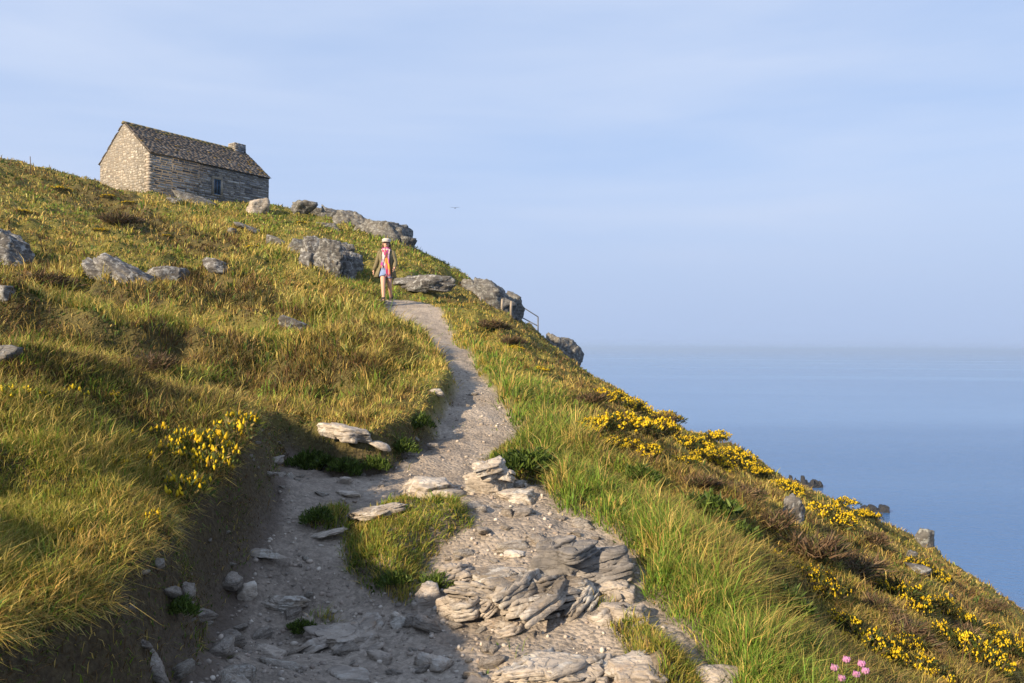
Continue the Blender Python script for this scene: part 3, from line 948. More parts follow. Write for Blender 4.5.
# dark rocks standing in the sea
def sea_rock(px0, px1, py, hpx, label, seed, spikes):
    a = ray((px0 + px1) / 2, py); Y = SEA_Z / a[2]
    c = a * Y; w = (px1 - px0) * Y / F; h = hpx * Y / F
    mb = MB(); r = np.random.default_rng(seed)
    v, f = rock_shape(w / 2, w / 4, h * 0.35, seed, 4, rough=0.25)
    mb.add(v, None, f)
    for k in range(spikes):
        x = -w / 2 + w * (k + 0.5) / spikes
        hh = h * r.uniform(0.55, 1.0)
        v, f = rock_shape(w / spikes * r.uniform(0.55, 0.8), w / spikes * 0.9, hh, seed + k + 1, 3, rough=0.2)
        mb.add(v + np.array([x, r.uniform(-0.1, 0.1) * w, 0]), None, f)
    tag(mb.build('sea_rock', M_SEAROCK, None, True, loc=tuple(c)), label, 'sea rock')


sea_rock(788, 822, 487, 12, 'dark jagged comb of rock standing in the sea behind the right slope', 201, 8)
sea_rock(860, 886, 511, 7, 'low dark rock awash in the sea below the jagged comb', 211, 3)

# ------------------------------------------------------------------ stone house
def house():
    ez, rz = P(150, 152, 49.0)[2], P(125, 122, 50.45)[2]
    b = 8.6
    root = link('stone_house', None, None, None, (HOUSE_C[0], HOUSE_C[1], b), (0, 0, math.atan2(HLX[1], HLX[0])))
    tag(root, 'small rubble stone house with slate roof and chimney alone on the hilltop', 'house')
    L, W, E, Z = H_LEN, H_WID, ez - b, rz - b
    r = random.Random(5)
    mb = MB()
    mort = (0.20, 0.175, 0.14)
    # solid core
    prof = [(0, 0), (W, 0), (W, E), (W / 2, Z), (0, E)]
    V = [(x, y, z) for x in (0.0, L) for y, z in prof]
    mb.add(V, [(0, 1, 6, 5), (1, 2, 7, 6), (2, 3, 8, 7), (3, 4, 9, 8), (4, 0, 5, 9), (0, 4, 2, 1), (5, 6, 7, 9)], [(4, 3, 2), (7, 8, 9)], mort)
    WX0, WX1, WZ0, WZ1 = 4.66, 5.18, E - 1.92, E - 0.86

    def stones(length, top, place, cols, hs, ls, hole=None, z0=0.6, depth=(0.01, 0.045), strip=1.0):
        b0 = 0.0
        while b0 < length - 0.01:
            b1 = b0 + r.uniform(0.7, 1.3) * strip
            if length - b1 < 0.4 * strip: b1 = length
            course(b0, b1, top, place, cols, hs, ls, hole, z0, depth)
            b0 = b1

    def course(begin, length, top, place, cols, hs, ls, hole, z0, depth):
        z = z0 - r.uniform(0, 0.2)
        while z < Z:
            h = r.uniform(*hs)
            x = begin - r.uniform(0, 0.3)
            while x < length:
                w = r.uniform(*ls) * (0.6 if r.random() < 0.25 else 1)
                a, e = max(x, begin + r.uniform(-0.06, 0.06) * (begin > 0)), min(x + w, length + r.uniform(-0.06, 0.06) * (length < (L if L - length > 0 and W != length else length)))
                x += w
                if e - a < 0.05: continue
                zt = min(z + h, top((a + e) / 2) - 0.02)
                if zt - z < 0.04: continue
                if hole and e > hole[0] and a < hole[1] and zt > hole[2] and z < hole[3]:
                    if a < hole[0] - 0.06: e = hole[0]
                    elif e > hole[1] + 0.06: a = hole[1]
                    else: continue
                c = np.array(r.choice(cols)) * r.uniform(0.65, 1.25)
                g = r.uniform(0.008, 0.022); d = r.uniform(*depth); j = lambda: r.uniform(-0.014, 0.014)
                o = [(a + g + j(), z + g + j()), (e - g + j(), z + g + j()), (e - g + j(), zt - g + j()), (a + g + j(), zt - g + j())]
                i_ = [(u + (0.02 if k in (0, 3) else -0.02), v + (0.015 if k < 2 else -0.015)) for k, (u, v) in enumerate(o)]
                v8 = [place(u, v, -0.02) for u, v in o] + [place(u, v, d + j() * 0.5) for u, v in i_]
                mb.add(v8, [(4, 5, 6, 7), (0, 1, 5, 4), (1, 2, 6, 5), (2, 3, 7, 6), (3, 0, 4, 7)], None, c)
            z += h
    grey = [(0.21, 0.21, 0.215), (0.28, 0.28, 0.285), (0.15, 0.15, 0.158), (0.34, 0.335, 0.325), (0.24, 0.23, 0.22), (0.10, 0.10, 0.108)]  # cool grey of the long wall has its skylit shade mixed in
    warm = [(0.34, 0.315, 0.27), (0.30, 0.28, 0.245), (0.38, 0.35, 0.30), (0.26, 0.245, 0.22), (0.33, 0.29, 0.235)]
    stones(L, lambda x: E, lambda u, v, d: (u, -d, v), grey, (0.08, 0.19), (0.22, 0.7), (WX0 - 0.16, WX1 + 0.16, WZ0 - 0.08, WZ1 + 0.16), depth=(0.005, 0.07), strip=1.5)
    stones(L, lambda x: E, lambda u, v, d: (L - u, W + d, v), grey, (0.12, 0.24), (0.3, 0.8))
    gt_ = lambda y: E + (Z - E) * (1 - abs(y - W / 2) / (W / 2))
    stones(W, gt_, lambda u, v, d: (-d, W - u, v), warm, (0.09, 0.24), (0.12, 0.38), depth=(0.002, 0.02), strip=0.5)
    stones(W, gt_, lambda u, v, d: (L + d, u, v), warm, (0.12, 0.26), (0.2, 0.55))
    # big quoins on the sunlit corner
    z = 0.6; k = 0
    while z < E - 0.1:
        h = r.uniform(0.13, 0.26); zt = min(z + h, E - 0.03)
        w1, w2 = (0.45, 0.25) if k % 2 else (0.25, 0.45)
        mb.box((-0.03, -0.05, z + 0.012), (w1, w2, zt - 0.012), np.array((0.38, 0.33, 0.27)) * r.uniform(0.7, 1.15))
        z += h; k += 1
    wall = mb.build('wall', M_STONE, root)
    # window with dressed stone surround
    s = MB(); sc = (0.25, 0.22, 0.175)
    s.box((WX0 - 0.16, -0.075, WZ1), (WX1 + 0.16, 0.05, WZ1 + 0.17), sc)
    s.box((WX0 - 0.15, -0.07, WZ0), (WX0, 0.05, WZ1 - 0.005), np.array(sc) * 0.9)
    s.box((WX1, -0.07, WZ0), (WX1 + 0.17, 0.05, WZ1 - 0.005), np.array(sc) * 1.1)
    s.box((WX0 - 0.12, -0.09, WZ0 - 0.09), (WX1 + 0.12, 0.05, WZ0 - 0.004), np.array(sc) * 0.95)
    win = s.build('window', M_STONE, root)
    fr = MB(); bl = (0.03, 0.10, 0.20)
    fr.box((WX0 + 0.004, -0.03, WZ0), (WX0 + 0.06, -0.004, WZ1 - 0.01), bl)
    fr.box((WX1 - 0.06, -0.03, WZ0), (WX1 - 0.004, -0.004, WZ1 - 0.01), bl)
    fr.box((WX0 + 0.062, -0.03, WZ1 - 0.07), (WX1 - 0.062, -0.004, WZ1 - 0.01), bl)
    fr.box((WX0 + 0.062, -0.03, WZ0), (WX1 - 0.062, -0.004, WZ0 + 0.06), bl)
    fr.box(((WX0 + WX1) / 2 - 0.02, -0.028, WZ0 + 0.062), ((WX0 + WX1) / 2 + 0.02, -0.006, WZ1 - 0.072), bl)
    fr.build('frame', M_PAINT, win)
    gl = MB(); gl.box((WX0 + 0.062, -0.012, WZ0 + 0.062), (WX1 - 0.062, -0.007, WZ1 - 0.072), (0.012, 0.02, 0.035)); gl.build('pane', M_METAL, win)
    # roof: a bed and overlapping slate courses on both slopes
    rf = MB(); ov = 0.12; th = 0.07
    sl = math.hypot(W / 2, Z - E); su = np.array([0, W / 2, Z - E]) / sl
    for sgn in (0, 1):
        def PT(x, s_, n_, sgn=sgn):
            y = -su[1] * 0.0 + su[1] * s_ - su[2] * n_
            zz = E + su[2] * s_ + su[1] * n_
            return (x, y if sgn == 0 else W - y, zz)
        bed = [PT(x, s_, n_) for n_ in (0.0, th) for (x, s_) in ((0.0, -0.12), (L, -0.12), (L, sl), (0.0, sl))]
        qs = [(3, 2, 1, 0), (4, 5, 6, 7), (0, 1, 5, 4), (1, 2, 6, 5), (2, 3, 7, 6), (3, 0, 4, 7)]
        rf.add(bed, qs, None, (0.05, 0.045, 0.04))
        s_ = -0.18; row = 0
        while s_ < sl - 0.1:
            dh = 0.21 - 0.07 * (s_ + 0.3) / sl
            x = -0.04 - r.uniform(0, 0.3)
            rowt = r.uniform(0.7, 1.25)
            while x < L + 0.06:
                w = r.uniform(0.22, 0.5)
                a, e = max(x, -0.03 + r.uniform(-0.02, 0.02)), min(x + w - 0.012, L + 0.05 + r.uniform(-0.03, 0.03))
                x += w
                if e - a < 0.06: continue
                c = np.array(r.choice([(0.125, 0.108, 0.094), (0.135, 0.115, 0.098), (0.115, 0.102, 0.092), (0.145, 0.125, 0.104), (0.125, 0.102, 0.08)])) * r.uniform(0.8, 1.2) * rowt
                q = r.random()
                if q < 0.05: c = np.array((0.22, 0.205, 0.185))  # scattered pale slates: glints painted into the colour
                if q > 0.975 - 0.30 * max(0, (a - L * 0.7) / L) * 2.5: c = np.array((0.26, 0.17, 0.045)) * r.uniform(0.6, 1.1)
                if s_ > sl - 0.6 and r.random() < 0.35: c = np.array((0.17, 0.14, 0.04))
                lift = r.uniform(0, 0.02); t0 = s_ + r.uniform(-0.025, 0.025); t1 = min(s_ + dh * 1.7, sl)
                n0 = th + 0.035 + lift; n1 = th + 0.004 + lift * 0.3
                v8 = [PT(a, t0, n0), PT(e, t0, n0), PT(e, t1, n1), PT(a, t1, n1), PT(a, t0, n0 + 0.028), PT(e, t0, n0 + 0.028), PT(e, t1, n1 + 0.02), PT(a, t1, n1 + 0.02)]
                rf.add(v8, qs, None, c)
            s_ += dh; row += 1
    x = -0.1
    while x < L:
        w = r.uniform(0.35, 0.6); zc = Z + th + 0.03
        v = [(a, W / 2 + y, zc + z) for a in (x + 0.01, min(x + w, L + 0.1) - 0.01) for y, z in ((-0.17, -0.10), (0.17, -0.10), (0.17, -0.04), (0.0, 0.06), (-0.17, -0.04))]
        rf.add(v, [(0, 1, 6, 5), (1, 2, 7, 6), (2, 3, 8, 7), (3, 4, 9, 8), (4, 0, 5, 9), (0, 4, 2, 1), (5, 6, 7, 9)], [(4, 3, 2), (7, 8, 9)], np.array((0.15, 0.13, 0.07)) * r.uniform(0.7, 1.2))
        x += w
    roof = rf.build('roof', M_SLATE, root)
    ch = MB(); x0, x1, y0, y1, zt = L - 1.05, L - 0.12, W / 2 - 0.42, W / 2 + 0.42, Z + 0.50
    ch.box((x0, y0, Z - 0.6), (x1, y1, zt), (0.17, 0.155, 0.135))
    for face in range(4):
        z = Z - 0.5
        while z < zt - 0.03:
            h = r.uniform(0.1, 0.18); ze = min(z + h, zt)
            ln = (x1 - x0) if face % 2 == 0 else (y1 - y0)
            u = 0.0
            while u < ln - 0.04:
                w = min(r.uniform(0.15, 0.4), ln - u)
                c = np.array(r.choice(warm if face == 3 else grey)) * r.uniform(0.6, 1.1); d = r.uniform(0.01, 0.035)  # sunward chimney face gets warmer stones: light painted as colour
                if face == 0: ch.box((x0 + u + .01, y0 - d, z + .01), (x0 + u + w - .01, y0 + 0.01, ze - .01), c)
                if face == 2: ch.box((x0 + u + .01, y1 - 0.01, z + .01), (x0 + u + w - .01, y1 + d, ze - .01), c)
                if face == 1: ch.box((x1 - 0.01, y0 + u + .01, z + .01), (x1 + d, y0 + u + w - .01, ze - .01), c)
                if face == 3: ch.box((x0 - d, y0 + u + .01, z + .01), (x0 + 0.01, y0 + u + w - .01, ze - .01), c)
                u += w
            z += h
    ch.build('chimney', M_STONE, roof)
    c = HOUSE_C[:2] + HLX * L / 2 + HLY * W / 2
    FOOT.append((c[0], c[1], L / 2 - 0.1, W / 2 - 0.1, math.atan2(HLX[1], HLX[0])))


house()

# ------------------------------------------------------------------ railing, posts, stake
def small_works():
    rp = [P(521, 318.5, 38.5), P(538, 331, 38.0)]
    root = link('metal_railing', None, None, None, tuple(rp[0]))
    tag(root, 'thin grey metal railing with two rails stepping down the cliff edge', 'railing')
    hgt = [0.62, 0.70]
    for q, h in zip(rp, hgt):
        m = MB(); d = q - rp[0]
        m.tube([d + (0, 0, -0.35), d + (0, 0, h)], 0.035, 8, (0.10, 0.11, 0.13)); m.build('post', M_METAL, root)
    for k in (1.0, 0.12):
        m = MB(); a = np.array([-0.35, 0, 0.25 + hgt[0] * k]); b_ = np.array([0, 0, hgt[0] * k]); e = rp[1] - rp[0] + (0, 0, hgt[1] * (k if k == 1 else 0.35))
        m.tube([a if k == 1.0 else b_, b_ + (0, 0, 1e-3), e], 0.028, 8, (0.10, 0.11, 0.13)); m.build('rail', M_METAL, root)
    for (px, y0, y1, lab) in ((480, 311, 297, 'weathered wooden post nearest the walker beside the massive boulder'), (502, 311, 299, 'weathered wooden post in front of the dark shaded block'), (511, 313, 301, 'weathered wooden post next to the metal railing')):
        Y = 26.5; q = P(px, y0, Y); h = (y0 - y1) * Y / F
        m = MB(); m.tube([(0, 0, -0.3), (0, 0, h * 0.5), (0.01, 0, h)], [0.05, 0.045, 0.042], 8, (0.26, 0.22, 0.17)); o = m.build('wooden_post', M_PAINT, None, loc=tuple(q))
        tag(o, lab, 'post', 'wooden posts at the path bend')
    q = P(30, 170, 39.0); q[2] = float(height(q[:1], q[1:2])[0])
    m = MB(); m.tube([(0, 0, -0.2), (0.02, 0, 0.6), (0.0, 0, 1.0)], [0.03, 0.025, 0.02], 6, (0.12, 0.09, 0.06))
    tag(m.build('thin_stake', M_PAINT, None, loc=tuple(q)), 'thin dark stake on the grassy skyline at the top of the left slope', 'stake')
    # a gull far off
    q = P(455, 208, 90)
    m = MB(); v, f = ico(2); m.add(v * (0.07, 0.2, 0.06), None, f, (0.12, 0.12, 0.13))
    root = m.build('gull', M_CLOTH, None, True, loc=tuple(q)); tag(root, 'tiny distant gull flying in the blue sky above the massive boulder', 'bird')
    for s in (-1, 1):
        w = MB()
        prof = [(0.03, 0.10, 0.02), (0.25, 0.09, 0.10), (0.52, -0.04, 0.06)]
        V = []
        for x, y, z in prof:
            c = 0.10 * (1 - x)
            V += [(s * x, y + c, z), (s * x, y - c, z), (s * x, y, z + 0.015)]
        w.add(V, [(0, 3, 5, 2), (2, 5, 4, 1), (1, 4, 3, 0), (3, 6, 8, 5), (5, 8, 7, 4), (4, 7, 6, 3)], [(6, 7, 8)], (0.16, 0.16, 0.17)); w.build('wing', M_CLOTH, root)


small_works()

# ------------------------------------------------------------------ the walker
def walker():
    q = P(386, 301.5, 20.0); q[2] = float(height(q[:1], q[1:2])[0]) - 0.0
    base = P(386, 301.5, 20.0)
    z0 = max(q[2], base[2] - 0.1)
    root = link('person', None, None, None, (base[0], base[1], z0), (0, 0, R(3)))
    tag(root, 'person in olive jacket, colourful scarf, blue shorts and pale cap walking down the path', 'person')
    # skeleton: faces -y, image left is -x (her right)
    J = {'pel': (0, 0, .90, .13), 'waist': (0, 0, 1.06, .115), 'chest': (0, 0.0, 1.24, .13), 'neckb': (0, -.005, 1.38, .07), 'neck': (0, -.02, 1.44, .05),
         'jaw': (0, -.035, 1.50, .068), 'head': (0, -.03, 1.575, .088), 'crown': (0, -.02, 1.645, .06),
         'shl': (-.155, .0, 1.35, .06), 'ell': (-.25, .09, 1.10, .042), 'wrl': (-.33, .08, .89, .028), 'hal': (-.345, .07, .83, .03),
         'shr': (.155, .0, 1.35, .06), 'elr': (.235, .0, 1.10, .042), 'wrr': (.235, -.19, .94, .028), 'har': (.225, -.24, .90, .03),
         'hl': (-.08, 0, .86, .10), 'kl': (-.06, -.17, .50, .062), 'al': (-.035, -.25, .10, .040), 'tl': (-.04, -.37, .035, .03),
         'hr': (.085, 0, .86, .10), 'kr': (.085, .03, .48, .06), 'ar': (.10, .30, .19, .038), 'tr': (.10, .27, .05, .03)}
    E = [('pel', 'waist'), ('waist', 'chest'), ('chest', 'neckb'), ('neckb', 'neck'), ('neck', 'jaw'), ('jaw', 'head'), ('head', 'crown'),
         ('chest', 'shl'), ('shl', 'ell'), ('ell', 'wrl'), ('wrl', 'hal'), ('chest', 'shr'), ('shr', 'elr'), ('elr', 'wrr'), ('wrr', 'har'),
         ('pel', 'hl'), ('hl', 'kl'), ('kl', 'al'), ('al', 'tl'), ('pel', 'hr'), ('hr', 'kr'), ('kr', 'ar'), ('ar', 'tr')]
    names = list(J)
    me = bpy.data.meshes.new('skeleton')
    me.from_pydata([J[n][:3] for n in names], [(names.index(a), names.index(b)) for a, b in E], [])
    ob = bpy.data.objects.new('skeleton', me); COL.objects.link(ob)
    ob.modifiers.new('skin', 'SKIN')
    if not me.skin_vertices: me.skin_vertices.new()
    for i, n in enumerate(names):
        me.skin_vertices[0].data[i].radius = (J[n][3],) * 2
    me.skin_vertices[0].data[0].use_root = True
    sb = ob.modifiers.new('sub', 'SUBSURF'); sb.levels = 2; sb.render_levels = 2
    dg = bpy.context.evaluated_depsgraph_get(); dg.update()
    ev = bpy.data.meshes.new_from_object(ob.evaluated_get(dg))
    bv = np.array([v.co[:] for v in ev.vertices]); bf = [list(p.vertices) for p in ev.polygons]
    bpy.data.objects.remove(ob); bpy.data.meshes.remove(me)
    skin = (0.52, 0.31, 0.22)
    mb = MB()
    q4 = [f for f in bf if len(f) == 4]; t3 = [f for f in bf if len(f) == 3]
    mb.add(bv, q4 or None, t3 or None, skin)
    # nose, ears, eyes, lips
    v, f = ico(2)
    mb.add(v * (.014, .02, .024) + (0, -.125, 1.555), None, f, np.array(skin) * 1.05)
    for s in (-1, 1):
        mb.add(v * (.012, .02, .03) + (s * .088, -.03, 1.565), None, f, skin)
        mb.add(v * (.012, .008, .007) + (s * .034, -.112, 1.585), None, f, (0.04, 0.03, 0.025))
    mb.add(v * (.025, .008, .008) + (0, -.102, 1.507), None, f, (0.35, 0.11, 0.10))
    # fingers, curled
    for nm, s in (('hal', -1), ('har', 1)):
        h = np.array(J[nm][:3])
        for k, ln in enumerate((.058, .068, .064, .05)):
            o = h + np.array([0, -.028 + .018 * k, -.012])
            mb.tube([o, o + (0, -.006, -ln * .5), o + (-s * .018, -.008, -ln * .8), o + (-s * .034, -.006, -ln * .9)], [.0095, .009, .008, .006], 6, skin)
        o = h + np.array([-s * .01, -.03, .01])
        mb.tube([o, o + (-s * .01, -.03, -.02), o + (-s * .012, -.038, -.05)], [.011, .01, .007], 6, skin)
    mb.build('body', M_SKIN, root, True)

    def loft(rings, a0, a1, n, c, closed=False, thick=0.012, jit=0.0, seed=0):
        r = np.random.default_rng(seed)
        m = MB(); th = np.linspace(a0, a1, n, endpoint=not closed)
        V = []
        for (x, y, z, rx, ry) in rings:
            w = 1 + jit * np.sin(th * 5 + z * 9 + seed)
            V.append(np.stack([x + rx * w * np.sin(th), y - ry * w * np.cos(th), np.full(n, z)], -1))
        V = np.vstack(V); mm = n if closed else n - 1
        qd = [(i * n + j, i * n + (j + 1) % n, (i + 1) * n + (j + 1) % n, (i + 1) * n + j) for i in range(len(rings) - 1) for j in range(mm)]
        m.add(V, qd, None, c)
        return m
    ol = (0.17, 0.145, 0.085)
    # jacket: open in front (front is angle 0)
    m = loft([(-.02, .02, .70, .30, .21), (-.01, .01, .84, .255, .18), (0, 0, 1.0, .19, .15), (0, 0, 1.12, .18, .145), (0, 0, 1.25, .195, .15), (0, 0, 1.34, .185, .13), (0, 0, 1.40, .11, .09), (0, .0, 1.43, .08, .075)],
             R(38), R(322), 30, ol, jit=0.03, seed=2)
    jk = m.build('jacket', M_CLOTH, root, True)
    s_ = jk.modifiers.new('thick', 'SOLIDIFY'); s_.thickness = 0.014
    for a, b, c in (('shl', 'ell', 'wrl'), ('shr', 'elr', 'wrr')):
        m = MB(); A, B, C_ = (np.array(J[k][:3]) for k in (a, b, c))
        m.tube([A * (.8, 1, 1), A, A * .5 + B * .5, B, B * .45 + C_ * .55, C_ + (C_ - B) * .02], [.07, .078, .068, .06, .054, .047], 12, ol)
        m.build('sleeve', M_CLOTH, jk, True)
    # shorts
    dn = (0.20, 0.27, 0.46)
    m = loft([(0, 0, 1.02, .150, .125), (0, 0, .92, .172, .145), (0, 0, .78, .185, .155)], 0, 2 * math.pi, 24, dn, True)
    for s, k in ((-1, 'l'), (1, 'r')):
        A = np.array(J['h' + k][:3]); B = np.array(J['k' + k][:3])
        m.tube([A + (0, 0, .03), A * .72 + B * .28, A * .55 + B * .45], [.105, .108, .106], 14, dn, cap=False)
    m.build('shorts', M_CLOTH, root, True)
    # shirt front seen between the jacket edges
    m = loft([(0, 0, .96, .158, .132), (0, 0, 1.1, .15, .128), (0, 0, 1.26, .165, .135), (0, 0, 1.36, .14, .10), (0, 0, 1.40, .085, .08)], 0, 2 * math.pi, 24, (0.45, 0.40, 0.38), True)
    m.build('shirt', M_CLOTH, root, True)
    # scarf: a loop at the neck and two long patterned ends
    pal = [(0.55, 0.05, 0.16), (0.62, 0.36, 0.05), (0.62, 0.48, 0.46), (0.62, 0.20, 0.26), (0.35, 0.05, 0.22), (0.66, 0.60, 0.55), (0.70, 0.24, 0.06), (0.25, 0.20, 0.32)]
    r = random.Random(9)
    m = MB()
    th = np.linspace(0, 2 * math.pi, 17)
    for k in range(2):
        m.tube([(.095 * math.sin(t), -.015 - .085 * math.cos(t), 1.405 + .022 * k + .015 * math.cos(t)) for t in th], .036 - .006 * k, 8, pal[2 + k * 2], cap=False)
    for x0, zl, seed in ((-.050, .97, 0), (.055, .74, 3)):
        nx, nz = 7, 16; w = .092
        V = []; C_ = []
        for i in range(nz):
            f_ = i / (nz - 1); z = 1.42 - (1.42 - zl) * f_
            yb = -.10 - .075 * min(1, f_ * 2.2) - .015 * math.sin(f_ * 7 + seed)
            for j in range(nx):
                g_ = j / (nx - 1) - .5
                V.append((x0 + g_ * w * (1 + .25 * f_) + .015 * math.sin(f_ * 5 + seed), yb - .018 * math.sin(g_ * 9 + seed + f_ * 3), z))
                C_.append(pal[int((int(j * 0.4 + seed) * 3 + int(i * 0.34) * 5 + seed) % len(pal))])
        m.add(V, [(i * nx + j, i * nx + j + 1, (i + 1) * nx + j + 1, (i + 1) * nx + j) for i in range(nz - 1) for j in range(nx - 1)], None, np.array(C_))
        for j in range(nx):
            p_ = np.array(V[(nz - 1) * nx + j]); m.tube([p_, p_ + (0, 0, -.05)], .006, 4, pal[(j + seed) % 8])
    sc = m.build('scarf', M_CLOTH, root, True)
    s_ = sc.modifiers.new('thick', 'SOLIDIFY'); s_.thickness = 0.01
    # hair and cap
    hr_ = MB(); v, f = ico(3)
    vv = v.copy(); keep = vv * (.096, .10, .10) + (0, -.008, 1.585)
    fr = (keep[:, 1] < -.07) & (keep[:, 2] < 1.63)
    keep[fr, 1] += .06
    hr_.add(keep, None, f, (0.10, 0.06, 0.035))
    for s in (-1, 1):
        hr_.tube([(s * .085, -.01, 1.58), (s * .095, -.02, 1.48), (s * .085, -.05, 1.38)], [.03, .034, .02], 8, (0.10, 0.06, 0.035))
    hr_.build('hair', M_CLOTH, root, True)
    cp = MB()
    prof = [(.098, 1.61), (.103, 1.635), (.118, 1.665), (.108, 1.695), (.07, 1.712), (.005, 1.716)]
    n = 20
    V = np.vstack([[(rr_ * math.sin(t), -.02 - rr_ * math.cos(t) * 1.08, z) for t in np.linspace(0, 2 * math.pi, n, endpoint=False)] for rr_, z in prof])
    cp.add(V, [(i * n + j, i * n + (j + 1) % n, (i + 1) * n + (j + 1) % n, (i + 1) * n + j) for i in range(len(prof) - 1) for j in range(n)], None, (0.48, 0.45, 0.42))
    cap_ = cp.build('cap', M_CLOTH, root, True)
    pk = MB(); n = 9; V = []
    for zz in (0, .01):
        for rr_ in (.09, .15):
            for t in np.linspace(R(-55), R(55), n):
                V.append((rr_ * .95 * math.sin(t), -.02 - rr_ * 1.1 * math.cos(t), 1.622 + zz - (.012 if rr_ > .1 else 0)))
    pk.add(V, [(i, i + 1, n + i + 1, n + i) for i in range(n - 1)] + [(2 * n + i, 3 * n + i, 3 * n + i + 1, 2 * n + i + 1) for i in range(n - 1)] + [(n + i, n + i + 1, 3 * n + i + 1, 3 * n + i) for i in range(n - 1)], None, (0.40, 0.37, 0.34))
    pk.build('peak', M_CLOTH, cap_)
    for k, an, tn in (('l', 'al', 'tl'), ('r', 'ar', 'tr')):
        A = np.array(J[an][:3]); T = np.array(J[tn][:3]); m = MB()
        hd = (T - A) * (1, 1, 0); hd /= np.linalg.norm(hd)
        m.tube([A + (0, 0, .07), A + (0, 0, .0), A * (1, 1, 0) + (0, 0, A[2] - .055) + hd * .01], [.052, .054, .05], 12, (0.05, 0.045, 0.045))
        m.tube([A + (0, 0, -.05) - hd * .05, A + (0, 0, -.05) + hd * .05, T + (0, 0, .005) - hd * .03, T + hd * .03], [.042, .05, .045, .028], 12, (0.05, 0.045, 0.045), flat=0.9)
        m.build('shoe', M_CLOTH, root, True)


walker()

# ------------------------------------------------------------------ grass
CAMLIM = 50


def foot_clear(x, y):
    ok = np.ones(x.shape, bool)
    for cx, cy, a, b, yaw in FOOT:
        dx, dy = x - cx, y - cy
        c, s = math.cos(yaw), math.sin(yaw)
        ok &= ((dx * c + dy * s) / a) ** 2 + ((-dx * s + dy * c) / b) ** 2 > 1.0
    return ok


STRAW = np.array((0.50, 0.37, 0.105)); OLIVE = np.array((0.265, 0.245, 0.040)); GREEN = np.array((0.15, 0.225, 0.022)); LUSH = np.array((0.15, 0.26, 0.03))
BROWN = np.array((0.125, 0.075, 0.032)); DARK = np.array((0.045, 0.055, 0.012))


